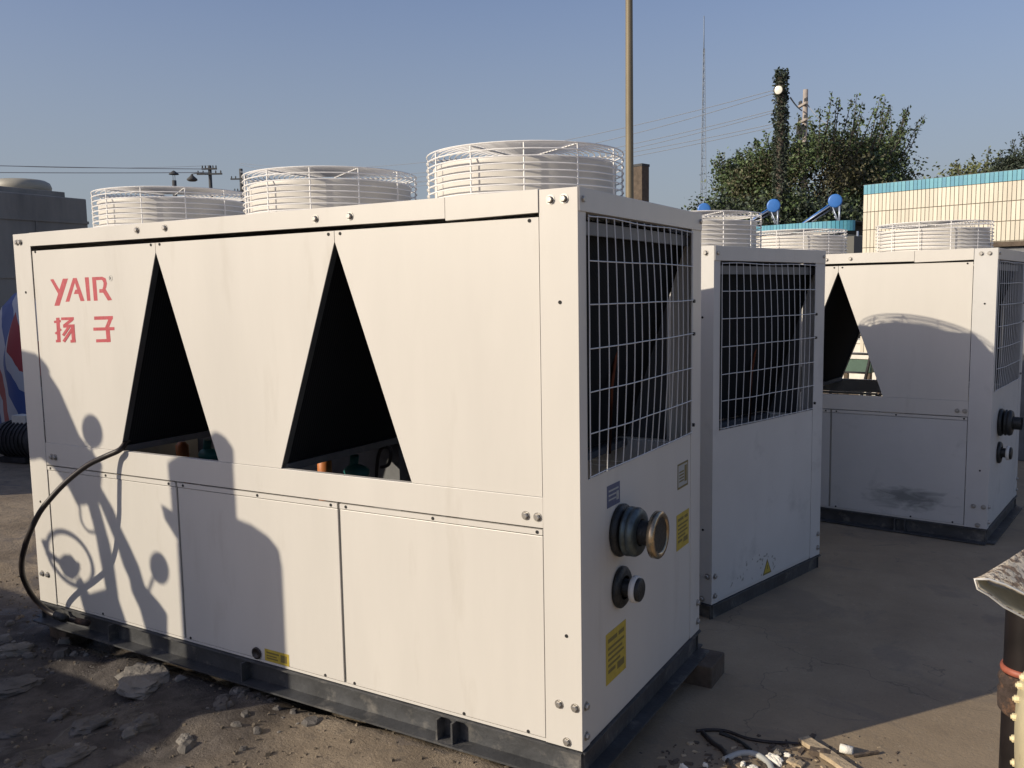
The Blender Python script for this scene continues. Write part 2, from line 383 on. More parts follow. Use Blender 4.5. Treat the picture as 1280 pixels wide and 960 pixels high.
def make_chiller(label):
    root = thing('chiller', label, 'chiller', group='air cooled chillers in the yard')
    P = lambda n_, mb, m, bv=0: (bevel(mb.build(n_, m, root), bv) if bv else mb.build(n_, m, root))
    wm = M['white']
    # corner posts, L-shaped sheet metal
    t = .004
    for sx in (0, 1):
        for sy in (0, 1):
            x0, x1 = ((CX, 0) if sx == 0 else (-L, LX)); ww = .062
            mb = MB()
            if sy == 0:
                poly = [(x0, 0), (x1, 0), (x1, ww), (x1-t, ww), (x1-t, t), (x0, t)] if sx == 0 else [(x0, 0), (x1, 0), (x1, t), (x0+t, t), (x0+t, ww), (x0, ww)]
            else:
                poly = [(x0, W), (x0, W-t), (x1-t, W-t), (x1-t, W-.13), (x1, W-.13), (x1, W)] if sx == 0 else [(x0, W), (x0, W-.13), (x0+t, W-.13), (x0+t, W-t), (x1, W-t), (x1, W)]
            mb.prism(poly, .0, H-.002, 2); P('corner_post', mb, wm, .0012)
    # front and rear sheets
    ga = .0016
    for side in (0, 1):
        Y = (lambda y: y) if side == 0 else (lambda y: W-y)
        ex = [(CX-.0045), AP[0], AP[1], LX+.0045]
        zt = 1.858
        hw = .344
        for k in range(3):
            xr, xl = ex[k]-ga*(k > 0), ex[k+1]+ga*(k < 2)
            br = xr if k == 0 else AP[k-1]-hw
            bl = xl if k == 2 else AP[k]+hw
            pts = [(xr, zt)]
            if k > 0: pts.append((xr, ZA))
            pts += [(br, rz0(br)+.0015), (bl, rz0(bl)+.0015)]
            if k < 2: pts.append((xl, ZA))
            pts.append((xl, zt))
            P('upper_panel', poly_panel(pts, Y(.005), Y(.009)), wm)
            # folded edge of the coil end beside the opening
        xw = [CX-.004, -1.083, -1.097, -2.070, -2.084, LX+.004]
        for k in range(3):
            xr, xl = xw[2*k], xw[2*k+1]
            pts = [(xr, .012), (xr, rz1(xr)-.030), (xl, rz1(xl)-.030), (xl, .012)]
            P('lower_panel', poly_panel(pts, Y(.004), Y(.012)), wm, .002)
            lip = [(xr, rz1(xr)-.026), (xr, rz1(xr)-.006), (xl, rz1(xl)-.006), (xl, rz1(xl)-.026)]
            P('panel_lip', poly_panel(lip, Y(.0015), Y(.012)), wm)
        for xa in (-1.09, -2.077):
            P('panel_post', MB().box((xa-.018, min(Y(.0125), Y(.03)), .0), (xa+.018, max(Y(.0125), Y(.03)), .76)), M['seam'])
        P('waist_rail', poly_panel([(CX-.001, rz0(CX)), (LX+.001, rz0(LX)), (LX+.001, rz1(LX)), (CX-.001, rz1(CX))], Y(.0015), Y(.028)), wm, .0012)
        P('sill_strip', MB().box((LX, min(Y(.004), Y(.014)), .0), (CX, max(Y(.004), Y(.014)), .0105)), wm)
        P('top_rail', poly_panel([(CX-.0008, 1.872), (CX-.0008, H), (-.5255, H), (-.5255, 1.866)], Y(-.0045), Y(.03)), wm, .0015)
        P('top_rail', poly_panel([(-.5275, 1.874), (-.5275, H-.001), (LX-.001, H-.001), (LX-.001, 1.882)], Y(-.003), Y(.032)), wm, .0015)
    # end sheets (near end carries the open mesh, far end the same)
    for e in (0, 1):
        X = (lambda x: x) if e == 0 else (lambda x: -L-x)
        def bx(y0, z0, y1, z1, a, b_): return MB().box((min(X(a), X(b_)), y0, z0), (max(X(a), X(b_)), y1, z1))
        P('end_panel', bx(.064, .012, W-.132, .958, -.006, -.002), wm, .0012)
        P('end_top_rail', bx(.004, 1.870, W-.004, H-.003, -.03, .004), wm, .0015)
        P('sill_strip', bx(.064, .0, W-.132, .0105, -.02, -.004), wm)
    # mesh grille: welded wires, slightly bowed
    mw = MB(); y0, y1, z0, z1 = .066, W-.136, .962, 1.862
    bow = lambda y, z: .006+.022*math.sin(PI*(y-y0)/(y1-y0))*max(0, math.sin(PI*(z1-z)/(z1-z0)))**1.0
    nw = 16
    for i in range(nw):
        y = y0+.004+(y1-y0-.008)*i/(nw-1)
        mw.tube([(bow(y, z0+(z1-z0)*k/10), y+.003*noise.noise(V((i*.7, k*.4, 1))), z0+(z1-z0)*k/10) for k in range(11)], .0022, 5)
    for j in range(7):
        z = z0+.006+(z1-z0-.012)*j/6
        mw.tube([(bow(y0+(y1-y0)*k/10, z)+.0035, y0+(y1-y0)*k/10, z+.006*noise.noise(V((j*1.7, k*.35, 4)))) for k in range(11)], .0022, 5)
    P('mesh_grille', mw, M['mesh'])
    for z in (1.555, 1.41, 1.0):
        mb = MB().lathe([(0, .012), (.008, .012), (.008, 0)], (.002, y1+.012, z), (1, 0, 0), 10, False); P('grille_clip', mb, M['iron'])
    # coils: slabs running along the slanted openings through the whole depth
    def slab(xa, za, xb, zb, th):
        dx, dz = xb-xa, zb-za; l_ = math.hypot(dx, dz); nx_, nz_ = -dz/l_*th, dx/l_*th
        return [(xa, za), (xb, zb), (xb+nx_, zb+nz_), (xa+nx_, za+nz_)]
    for k, a in enumerate(AP):
        for sgn in (1, -1):
            xa, xb = a+sgn*.006, a+sgn*.342
            pts = slab(xa, ZA+.03, xb, .905, .045*sgn)
            P('coil', MB().prism(pts, .012, W-.012, 1), M['coil'])
            for (ya, yb) in ((.0095, .040), (W-.040, W-.0095)):
                q = slab(xa-sgn*.003, ZA, xb-sgn*.003, .900, .016*sgn)
                P('coil_end_plate', MB().prism(q, ya, yb, 1), M['coil_frame'])
    P('coil', MB().prism(slab(-.06, 1.85, -.36, .92, -.05), .012, W-.012, 1), M['coil'])
    P('coil', MB().prism(slab(-L+.06, 1.85, -L+.36, .92, .05), .012, W-.012, 1), M['coil'])
    P('inner_deck', MB().box((-L+.03, .03, .40), (-.03, W-.03, .412)), M['inside'])
    for k, a in enumerate(AP):
        for sgn in (1, -1): xq = a+sgn*.365; P('coil_channel', MB().box((xq-.03, .032, .868), (xq+.03, W-.032, .898)), M['inside'])
    P('coil_channel', MB().box((-.41, .032, .868), (-.35, W-.032, .898)), M['inside'])
    P('inner_shade_sheet', poly_panel([(-.16, 1.84), (-.16, .905), (-.66, .905), (-1.0, 1.78), (-1.0, 1.84)], W-.014, W-.011), M['shade_sheet'])  # dark sheet added to deepen the shade behind the mesh
    P('roof_deck', MB().box((-L+.012, .034, 1.915), (-.034, W-.034, 1.925)), wm)
    P('cross_beam', MB().box((-.05, .07, 1.80), (-.032, W-.07, 1.845)), M['inside'])
    P('copper_pipe', MB().tube([(-.20, .80, 1.80), (-.22, .86, 1.5), (-.24, .80, 1.2), (-.27, .84, .9)], .010, 8), M['copper'])
    # base frame: steel channel, web set back, flange sticking out at the foot
    for side in (0, 1):
        y = lambda v_: v_ if side == 0 else W-v_
        b_ = lambda y0_, y1_, z0_, z1_, x0_=-L, x1_=0: MB().box((x0_, min(y(y0_), y(y1_)), z0_), (x1_, max(y(y0_), y(y1_)), z1_))
        mb = b_(.012, .020, -.092, -.010); mb.add(*(lambda q: (q.v, q.f))(b_(-.012, .020, -.0095, -.0035))); mb.add(*(lambda q: (q.v, q.f))(b_(-.052, .020, -.1005, -.0925)))
        P('base_channel', mb, M['steel'])
        for x in (-.53, -.60, -1.66, -2.6):
            P('channel_stiffener', b_(-.040, .0115, -.092, -.010, x-.004, x+.004), M['steel'])
    for e in (0, 1):
        X = (lambda x: x) if e == 0 else (lambda x: -L-x)
        mb = MB()
        for (xa, xb, za, zb) in ((-.014, -.006, -.092, -.0105), (-.014, .010, -.0098, -.0038), (-.014, .050, -.1012, -.0932)):
            mb.box((min(X(xa), X(xb)), -.0005, za), (max(X(xa), X(xb)), W+.0005, zb))
        P('base_channel', mb, M['steel'])
    P('floor_pan', MB().box((-L+.03, .03, -.03), (-.03, W-.03, -.02)), M['inside'])
    # bolts and dark screw-hole discs
    def bolt(x, z, y=0.0): return link('bolt', BOLT, None, root, (x, y, z))
    for x, z, y in ((-.101, 1.912, 0), (-.050, 1.912, 0), (-.97, 1.909, -.003), (-1.147, 1.909, -.003), (-2.046, 1.920, -.003), (-2.24, 1.920, -.003),
                    (-3.175, 1.906, 0), (-3.205, 1.906, 0), (-.215, .822, .0015), (-.167, .822, .0015), (-3.04, .80, .0015), (-3.01, .80, .0015),
                    (-.090, .155, 0), (-.027, .155, 0), (-.060, .022, 0), (-3.20, .155, 0), (-3.15, .155, 0)): bolt(x, z, y)
    for y, z in ((.03, 1.91), (W-.03, 1.91), (.03, .155), (.03, .045), (W-.03, .14), (W-.03, .05)):
        o = link('bolt', BOLT, None, root, (.0, y, z)); o.rotation_euler = (0, 0, PI/2)
    for x, z, y in ((-.069, 1.571, 0), (-.058, .411, 0), (-3.16, 1.65, 0), (-3.17, .55, 0), (-.185, 1.848, .005), (-1.03, 1.846, .005), (-1.09, 1.846, .005), (-2.10, 1.850, .005), (-2.16, 1.850, .005), (-3.06, 1.853, .005)):
        link('screw_hole', SCREW_HOLE, None, root, (x, y-.0005, z))
    for x in (-.17, -.62, -1.05, -1.13, -1.55, -2.03, -2.13, -2.6, -3.06): link('screw_hole', SCREW_HOLE, None, root, (x, .001, rz1(x)-.016))
    for x in (-.22, -.50, -1.04, -1.20, -2.04, -2.7): link('screw_hole', SCREW_HOLE, None, root, (x, .0035, .019))
    # fans
    for fx in FANX:
        sh = MB(); r = FANR-.030
        sh.lathe([(r, 1.925), (r, 2.095), (r+.006, 2.112), (r+.002, 2.118), (r-.008, 2.112), (r-.012, 2.09), (r-.012, 1.925)], (fx, FANY, 0), n=64)
        s_ = sh.build('fan_shroud', M['shroud'], root)
        gw = MB(); wr = .0029
        def circ(rr, z, n=56): return [(fx+rr*math.cos(2*PI*k/n), FANY+rr*math.sin(2*PI*k/n), z) for k in range(n)]
        for j in range(9): gw.tube(circ(FANR, 1.955+j*.0262), wr, 5, True)
        rr = FANR-.022
        while rr > .05: gw.tube(circ(rr, FANZ+.001, 40), wr, 4, True); rr -= .024
        for k in range(12):
            a = math.radians(30*k-31.0); ca, sa = math.cos(a), math.sin(a); q = FANR-.0035
            pts = [(fx+ca*q, FANY+sa*q, 1.93), (fx+ca*q, FANY+sa*q, FANZ-.004), (fx+ca*(q-.02), FANY+sa*(q-.02), FANZ-.004)]
            if k % 2 == 0: pts.append((fx+ca*.06, FANY+sa*.06, FANZ-.004))
            gw.tube(pts, .0034, 5)
        gw.build('fan_guard', M['wire'], s_)
        hb = MB().lathe([(0, 2.06), (.07, 2.06), (.085, 2.04), (.085, 1.94)], (fx, FANY, 0), n=20); hb.build('fan_hub', M['iron'], s_)
        fb = MB()
        for k in range(5):
            a = 2*PI*k/5; d = V((math.cos(a), math.sin(a), 0)); e_ = V((-d.y, d.x, 0)); o = V((fx, FANY, 2.0))
            pr = [(d*.08-e_*.05+V((0, 0, .03))), (d*.35-e_*.12+V((0, 0, .03))), (d*.36+e_*.10-V((0, 0, .03))), (d*.08+e_*.05-V((0, 0, .03)))]
            fb.add([o+q for q in pr]+[o+q-V((0, 0, .004)) for q in pr], [(0, 1, 2, 3), (7, 6, 5, 4), (0, 4, 5, 1), (1, 5, 6, 2), (2, 6, 7, 3), (3, 7, 4, 0)])
        fb.build('fan_blade', M['iron'], s_)
    return root

def pipe_stub(root, dark=False):
    ax = (1, 0, 0)
    cy, cz = .335, .715
    def P(n_, mb, m): return mb.build(n_, m, root)
    P('pipe_collar', MB().lathe([(.052, .0), (.098, .0), (.10, .012), (.092, .024), (.06, .026)], (.0, cy, cz), ax, 32), M['iron'])
    c_ = MB().lathe([(.05, .02), (.05, .030), (.086, .032), (.093, .037), (.093, .046), (.085, .050), (.085, .054), (.092, .058), (.092, .070), (.084, .082), (.066, .086), (.05, .086)], (0, cy, cz), ax, 32)
    P('pipe_coupling', c_, M['iron'] if dark else M['galv'])
    P('pipe', MB().lathe([(.046, .0), (.046, .14)], (.0, cy, cz), ax, 24), M['iron'])
    if not dark:
        cap = MB().lathe([(.045, .134), (.083, .136), (.087, .139), (.087, .160), (.083, .164), (.068, .165), (.065, .160)], (0, cy, cz), ax, 36)
        P('pipe_cap', cap, M['brass']); P('cap_face', MB().lathe([(.0655, .1595), (.04, .157), (0, .157)], (0, cy, cz), ax, 36), M['iron'])
    cy2, cz2 = .335, .495
    P('pipe_collar', MB().lathe([(.04, .0), (.078, .0), (.079, .012), (.07, .02), (.045, .022)], (0, cy2, cz2), ax, 28), M['iron'])
    P('pipe', MB().lathe([(.034, .015), (.034, .058)], (0, cy2, cz2), ax, 24), M['iron'])
    P('pipe_rim', MB().lathe([(.046, .050), (.051, .053), (.051, .070), (.046, .072), (.0, .070)], (0, cy2, cz2), ax, 28), M['whitepipe'])
    P('pipe_plug', MB().lathe([(.044, .071), (.044, .082), (.038, .086), (.0, .086)], (0, cy2, cz2), ax, 28), M['iron'])

def decal(root, name, m, side, u0, v0, u1, v1, lines=None, th=.0012, border=None):
    """flat sticker: side 'front' (x,z) or 'end' (y,z)"""
    def bx(a0, b0, a1, b1, h0, h1):
        if side == 'front': return MB().box((min(a0, a1), -h1+.004, min(b0, b1)), (max(a0, a1), -h0+.004, max(b0, b1)))
        return MB().box((-.002+h0, min(a0, a1), min(b0, b1)), (-.002+h1, max(a0, a1), max(b0, b1)))
    o = bx(u0, v0, u1, v1, .0003, th).build(name, m, root)
    if lines:
        mb = MB(); q = None
        for (a0, b0, a1, b1) in lines:
            q = bx(u0+(u1-u0)*a0, v0+(v1-v0)*b0, u0+(u1-u0)*a1, v0+(v1-v0)*b1, th, th+.0005); mb.add(q.v, q.f)
        mb.build('label_print', M['labelink'] if m is not M['bluelabel'] and border is None else (border or M['palelabel']), o)
    return o

LINES = [(.10, .80, .55, .88), (.62, .80, .9, .88), (.1, .66, .9, .71), (.1, .55, .8, .60), (.1, .44, .88, .49), (.1, .33, .7, .38), (.1, .20, .45, .27), (.55, .14, .9, .28)]
BIG = make_chiller('large white chiller in front with red lettering and a rubber hose out of its opening')
TA = (0, 0, 0, 0); TB = (-.140, 1.9006, -.113, -.2614); TC = (1.1055, 4.1662, -.093, -.1326)
CHB = copy_tree(BIG); CHB.location = TB[:3]; CHB.rotation_euler = (0, 0, TB[3])
CHB['label'] = 'scuffed white chiller in the middle, mesh grille over a plain stained end panel'
CHC = copy_tree(BIG); CHC.location = TC[:3]; CHC.rotation_euler = (0, 0, TC[3])
CHC['label'] = 'white chiller farthest back, dark curved fan shadow on its side, before the tiled building'

def PB(n_, mb, m): return mb.build(n_, m, BIG)
def inb(px, py, y): q = onplane(px, py, y); return (q.x, q.y, q.z)
for q, dx in ((0, 0), (1, -1.07)):
    o_ = inb(406, 590, .62); PB('liquid_receiver', MB().lathe([(0, -.30), (.034, -.29), (.036, -.02), (.036, .055), (.02, .075), (0, .078)], (o_[0]+dx, o_[1], o_[2]), (0, 0, 1), 16), M['orange'])
    o_ = inb(446, 590, .66); PB('valve_body', MB().ell((o_[0]+dx, o_[1], o_[2]), (.075, .05, .04), 12, 8).tube([(o_[0]+dx-.02, o_[1], o_[2]+.02), (o_[0]+dx-.01, o_[1], o_[2]+.085)], .022, 8), M['teal'])
    pts = [inb(*t_) for t_ in ((470, 610, .7), (472, 575, .7), (478, 560, .7), (488, 562, .7), (486, 580, .7), (476, 584, .7))]
    PB('wiring', MB().tube(bez([(x_+dx, y_, z_) for x_, y_, z_ in pts], 30), .009, 6), M['rubber'])
    o_ = inb(440, 560, 1.0); PB('control_box', MB().box((o_[0]+dx-.16, .98, .42), (o_[0]+dx+.34, 1.05, .99)), M['inside'])
    for t_ in range(3): PB('gauge', MB().box((o_[0]+dx-.02+.1*t_, .972, .90), (o_[0]+dx+.01+.1*t_, .979, .96)), M['rubber'])

# writing on the big chiller: traced strokes, image x,y of a 914 x 960 crop mapped on the sheet
GA, GB, GC_, GD = V((-2.941, 1.701)), V((-2.472, 1.596)), V((-2.462, 1.52)), V((-2.944, 1.395))
def gl(cx, cy):
    px, py = 50+cx/9.14, 335+cy/9.14
    d = fw*F_PX+rt*(px-640)+up*(480-py); t = (0.0-CAM.y)/d.y; q = CAM+d*t; return (q.x, q.z)
def letter_polys():
    P = [[]]
    def poly(*pts): P[-1].append([gl(*p) for p in pts])
    def stroke(a, b, wd=34, ext=0):
        a, b = V(a), V(b); d = (b-a).normalized(); n_ = V((-d.y, d.x))*wd/2; a -= d*ext; b += d*ext
        poly(a+n_, b+n_, b-n_, a-n_)
    poly((106, 132), (142, 126), (222, 262), (205, 310)); poly((250, 122), (310, 120), (212, 432), (154, 432))
    P.append([])
    poly((366, 115), (405, 113), (325, 385), (281, 387)); poly((372, 114), (408, 113), (499, 377), (452, 379)); poly((376, 298), (393, 248), (428, 246), (446, 296))
    P.append([])
    poly((500, 107), (546, 105), (567, 375), (528, 377))
    P.append([])
    poly((583, 104), (628, 103), (649, 373), (605, 375)); poly((590, 104), (700, 99), (738, 117), (715, 142), (690, 136), (600, 141))
    poly((700, 99), (740, 120), (755, 175), (748, 218), (735, 250), (702, 245), (713, 210), (716, 168), (702, 140)); poly((668, 241), (738, 240), (814, 366), (766, 372), (712, 282), (668, 283))
    P.append([])
    # lower pair of characters
    stroke((150, 618), (228, 606), 28); stroke((193, 568), (208, 850), 40); stroke((172, 836), (224, 834), 30); stroke((166, 752), (232, 700), 26)
    stroke((232, 581), (376, 577), 32); stroke((360, 586), (262, 664), 34); stroke((256, 666), (384, 660), 34); stroke((362, 650), (378, 850), 40); stroke((340, 838), (398, 834), 32)
    stroke((322, 672), (255, 772), 30); stroke((362, 690), (262, 842), 32)
    P.append([])
    stroke((608, 574), (822, 568), 40); stroke((800, 568), (752, 690), 42); stroke((760, 670), (776, 848), 46); stroke((632, 833), (795, 828), 36); stroke((600, 699), (840, 693), 36)
    return P
for g_ in letter_polys():
    mb = MB()
    for i, p_ in enumerate(g_): mb.prism(p_, .0047-.00015*i, .0049)
    mb.build('letter', M['red'], BIG)
q0 = V((gl(797, 116)[0], .0045, gl(797, 116)[1]))
MB().lathe([(.011, 0), (.014, 0), (.014, .0006), (.011, .0006)], q0, (0, -1, 0), 20, False, True).tube([q0+V((-.004, -.0006, -.006)), q0+V((-.004, -.0006, .006)), q0+V((.004, -.0006, .003)), q0+V((-.002, -.0006, 0)), q0+V((.004, -.0006, -.006))], .001, 4).build('trade_mark_symbol', M['greyprint'], BIG)

pipe_stub(BIG); pipe_stub(CHC, True)
decal(BIG, 'warning_label', M['yellow'], 'end', .955, .462, 1.115, .623, LINES)
decal(BIG, 'warning_label', M['yellow'], 'end', .205, .155, .390, .350, LINES)
decal(BIG, 'rating_label', M['bluelabel'], 'end', .222, .820, .338, .902, [(.12, .70, .88, .78), (.12, .5, .7, .57), (.12, .3, .8, .37), (.72, .2, .9, .6)])
o = decal(BIG, 'wiring_plate', M['palelabel'], 'end', .965, .735, 1.10, .848, [(0, 0, .06, 1), (.94, 0, 1, 1), (.06, .93, .94, 1), (.06, 0, .94, .08), (.16, .62, .6, .68), (.16, .50, .6, .56), (.16, .38, .6, .44), (.16, .26, .6, .32), (.66, .2, .88, .85)])
decal(BIG, 'warning_label', M['yellow'], 'front', -1.553, .012, -1.407, .066, [(.08, .66, .6, .8), (.08, .42, .5, .52), (.08, .2, .55, .32), (.66, .2, .92, .8)])
MB().lathe([(.020, -.004), (.027, .003), (.027, .008), (.019, .009), (.017, .002), (0, .001)], (-1.6, .004, .036), (0, -1, 0), 20).build('cable_grommet', M['rubber'], BIG)
# triangle sign on the middle chiller's end
tri = lambda s_, cy, cz: [(cy-.05*s_, cz-.042*s_), (cy+.05*s_, cz-.042*s_), (cy, cz+.05*s_)]
t_ = MB().prism(tri(1, .60, .072), -.0018, -.0008, 0).build('hazard_triangle', M['labelink'], CHB)
MB().prism(tri(.74, .60, .070), -.0008, -.0002, 0).build('triangle_face', M['yellow'], t_)
MB().prism([(.594, .06), (.603, .06), (.606, .084), (.598, .084)], -.0002, .0003, 0).build('lightning_mark', M['labelink'], t_)

# worn paint on the two chillers behind
for root in (CHB, CHC):
    for ch in root.children:
        if ch.name.split('.')[0] in ('end_panel', 'lower_panel', 'corner_post') and ch.data.users > 1:
            ch.data = ch.data.copy(); ch.data.materials.clear(); ch.data.materials.append(M['white_old'])
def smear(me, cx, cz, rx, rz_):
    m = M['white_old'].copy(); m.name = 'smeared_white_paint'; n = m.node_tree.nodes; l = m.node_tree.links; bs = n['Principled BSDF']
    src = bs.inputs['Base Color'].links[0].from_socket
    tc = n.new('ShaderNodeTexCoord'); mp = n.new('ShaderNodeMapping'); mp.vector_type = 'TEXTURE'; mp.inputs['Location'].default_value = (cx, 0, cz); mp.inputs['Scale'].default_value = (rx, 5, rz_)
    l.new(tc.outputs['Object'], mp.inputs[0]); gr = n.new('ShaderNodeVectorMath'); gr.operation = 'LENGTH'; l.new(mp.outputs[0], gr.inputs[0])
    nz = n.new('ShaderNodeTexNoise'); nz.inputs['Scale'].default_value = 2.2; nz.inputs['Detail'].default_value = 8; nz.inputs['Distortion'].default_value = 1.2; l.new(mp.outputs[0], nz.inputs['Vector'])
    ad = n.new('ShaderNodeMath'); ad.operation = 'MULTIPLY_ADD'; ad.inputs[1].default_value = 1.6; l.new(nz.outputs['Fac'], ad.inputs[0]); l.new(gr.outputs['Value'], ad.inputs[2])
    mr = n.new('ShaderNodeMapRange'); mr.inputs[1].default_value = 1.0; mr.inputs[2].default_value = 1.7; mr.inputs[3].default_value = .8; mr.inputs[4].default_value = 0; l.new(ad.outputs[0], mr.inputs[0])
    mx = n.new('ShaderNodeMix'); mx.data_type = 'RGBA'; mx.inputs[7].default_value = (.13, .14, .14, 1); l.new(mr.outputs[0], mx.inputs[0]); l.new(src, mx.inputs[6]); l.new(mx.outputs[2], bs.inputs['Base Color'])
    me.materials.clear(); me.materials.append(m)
lp_ = [ch for ch in CHC.children if ch.name.startswith('lower_panel')]
lp_.sort(key=lambda o_: max(v_.co.x for v_ in o_.data.vertices)-10*(min(v_.co.y for v_ in o_.data.vertices) < .5)*1.0)
lp_ = [o_ for o_ in lp_ if min(v_.co.y for v_ in o_.data.vertices) < .5]
smear(max(lp_, key=lambda o_: max(v_.co.x for v_ in o_.data.vertices)).data, -.52, .15, .36, .10)
# scratches low on the middle chiller's end panel and the smear on the far one
rs = random.Random(3)
mb = MB()
for k in range(34):
    y = .2+.55*rs.random(); z = .03+.02*rs.random()+(.13*rs.random() if .35 < y < .75 else .06*rs.random()); a = rs.random()*PI; l_ = .004+.015*rs.random()**2; wd = .002+.005*rs.random()
    c_, s_ = math.cos(a), math.sin(a); nn = 6; pts = [(y+c_*l_*math.cos(2*PI*i/nn)-s_*wd*math.sin(2*PI*i/nn), z+s_*l_*math.cos(2*PI*i/nn)+c_*wd*math.sin(2*PI*i/nn)) for i in range(nn)]
    mb.prism(pts, -.0019, -.0014+.00001*k, 0)
stuff(mb.build('paint_chips', M['seam'], CHB))

# ------------------------------------------------------------------ blocks, hose
o = bevel(MB().box((-.03, 1.10, GZ-.01), (.115, 1.30, -.102)).build('timber_block', M['wood']), .006); tag(o, 'dark timber block under the rear corner of the large front chiller', 'block', 'timber packing blocks')
o = bevel(MB().box((-3.23, .03, GZ-.06), (-3.08, .20, -.102)).build('timber_block', M['wood']), .006); tag(o, 'dark timber block under the left front corner of the large chiller', 'block', 'timber packing blocks')
o = bevel(MB().box((-3.27, W-.2, GZ-.03), (-3.02, W+.03, -.102)).build('timber_block', M['wood']), .006); tag(o, 'dark timber block hidden behind, under the left rear corner of the large chiller', 'block', 'timber packing blocks')

hose_pts = [(-2.52, .16, .93), (-2.478, .05, .918)]+[tuple(onplane(*q)) for q in ((150, 562, -.02), (133, 570, -.05), (112, 580, -.10), (95, 592, -.145), (80, 605, -.185), (65, 621, -.225), (50, 640, -.26), (38, 664, -.285), (31, 684, -.285), (27, 705, -.25), (30, 725, -.19), (42, 747, -.12), (60, 764, -.075), (78, 772, -.06), (95, 776, -.05), (110, 779, -.04))]
hs = thing('rubber_hose', 'black rubber hose looping out of the opening of the front chiller to its base', 'hose', (0, 0, 0))
MB().tube(bez(hose_pts, 120), .0135, 10).build('hose_tube', M['rubber'], hs)
e1 = onplane(96, 776, -.05); e2 = onplane(110, 779, -.04)
MB().tube([e1, e2], .017, 10).build('hose_clamp', M['rustjoint'], hs)
MB().lathe([(.0, 0), (.024, 0), (.024, .05), (.018, .07), (0, .07)], onplane(70, 768, -.10), (1, .2, -.25), 10).build('hose_coupling', M['iron'], hs)

# ------------------------------------------------------------------ capped pipe at the right edge
def at(px, py, d):
    return CAM+(fw+rt*((px-640)/F_PX)+up*((480-py)/F_PX))*d
cp = thing('capped_pipe', 'dark vertical pipe with an orange band under a rusty flaking sheet metal cowl', 'pipe', (0, 0, 0))
base = at(1284, 800, 2.25); bxy = (base.x, base.y)
MB().lathe([(.052, GZ-.02), (.052, .86)], (bxy[0], bxy[1], 0), n=28).build('pipe', M['pipeblack'], cp)
zb = at(1266, 838, 2.25).z
MB().lathe([(.053, zb-.009), (.058, zb-.007), (.0595, zb), (.058, zb+.007), (.053, zb+.009)], (bxy[0], bxy[1], 0), n=28).build('orange_band', M['orangering'], cp)
rr_ = random.Random(5)
MB().lathe([(.053, zb-.12)]+[(.056+.008*rr_.random(), zb-.11+.010*k) for k in range(10)]+[(.054, zb-.012)], (bxy[0], bxy[1], 0), n=26).build('rusty_joint', M['rustjoint'], cp)
# squashed cowl: mouth loop facing front left, skin rising to the right
mouth = [(1218, 724, 2.02), (1236, 724, 2.02), (1258, 731, 2.02), (1284, 744, 2.02), (1310, 757, 2.03), (1330, 772, 2.05), (1334, 786, 2.06), (1318, 786, 2.06), (1280, 772, 2.05), (1254, 758, 2.04), (1236, 744, 2.03), (1222, 736, 2.02)]
back = [(1226, 720, 2.08), (1262, 698, 2.12), (1290, 680, 2.2), (1320, 664, 2.3), (1352, 660, 2.4), (1390, 700, 2.45), (1390, 720, 2.45), (1360, 745, 2.4), (1320, 748, 2.32), (1288, 745, 2.25), (1262, 738, 2.15), (1236, 732, 2.08)]
def cw(f, rnd=0): return [at(*m_)*(1-f)+at(*b_)*f for m_, b_ in zip(mouth, back)]
mb = MB(); rings = [cw(f) for f in (0, .15, .3, .45, .6, .8, 1)]; n_ = 12
vv = [q+V((0, 0, .004*noise.noise(q*23))) for r_ in rings for q in r_]
mb.add(vv, [(i*n_+k, i*n_+(k+1) % n_, (i+1)*n_+(k+1) % n_, (i+1)*n_+k) for i in range(6) for k in range(n_)], True)
co = mb.build('cowl', M['flake'], cp)
sd = co.modifiers.new('thick', 'SOLIDIFY'); sd.thickness = .005; sd.offset = -1; sd.material_offset = 1; co.data.materials.append(M['flake_in'])
MB().tube([at(*m_) for m_ in mouth], .0028, 6, True).build('cowl_rim', M['whitepipe'], co)
# cream flange of the compressor the pipe stands behind
fl = thing('flanged_casing', 'cream painted round flange casing with bolts at the right edge of the yard', 'machine', (0, 0, 0))
fc = at(1294, 974, 1.9); fax = (rt*-.9+fw*.33).normalized()
fr_ = .232
MB().lathe([(.0, .012), (fr_*.70, .012), (fr_*.74, .0), (fr_, .0), (fr_+.003, -.004), (fr_+.003, -.03), (fr_, -.034), (fr_*.85, -.036), (fr_*.8, -.05), (fr_*.78, -.5), (0, -.5)], fc, fax, 64).build('casing', M['cream'], fl)
zx = fax.cross(V((0, 0, 1))).normalized(); zy = fax.cross(zx)
for k in range(24):
    a = 2*PI*(k+.3)/24; p_ = fc+(zx*math.cos(a)+zy*math.sin(a))*(fr_*.93)
    MB().lathe([(.0, .012), (.005, .012), (.005, .009), (.0085, .008), (.009, .006), (.009, .0), (.009, -.002)], p_, fax, 6, False).build('flange_bolt', M['cream'], fl)
for s_ in (-1, 1):
    q = fc-fax*(.14 if s_ < 0 else .42); MB().box((q.x-.14, q.y-.03, GZ-.02), (q.x+.14, q.y+.03, q.z-.10)).build('casing_foot', M['cream'], fl)

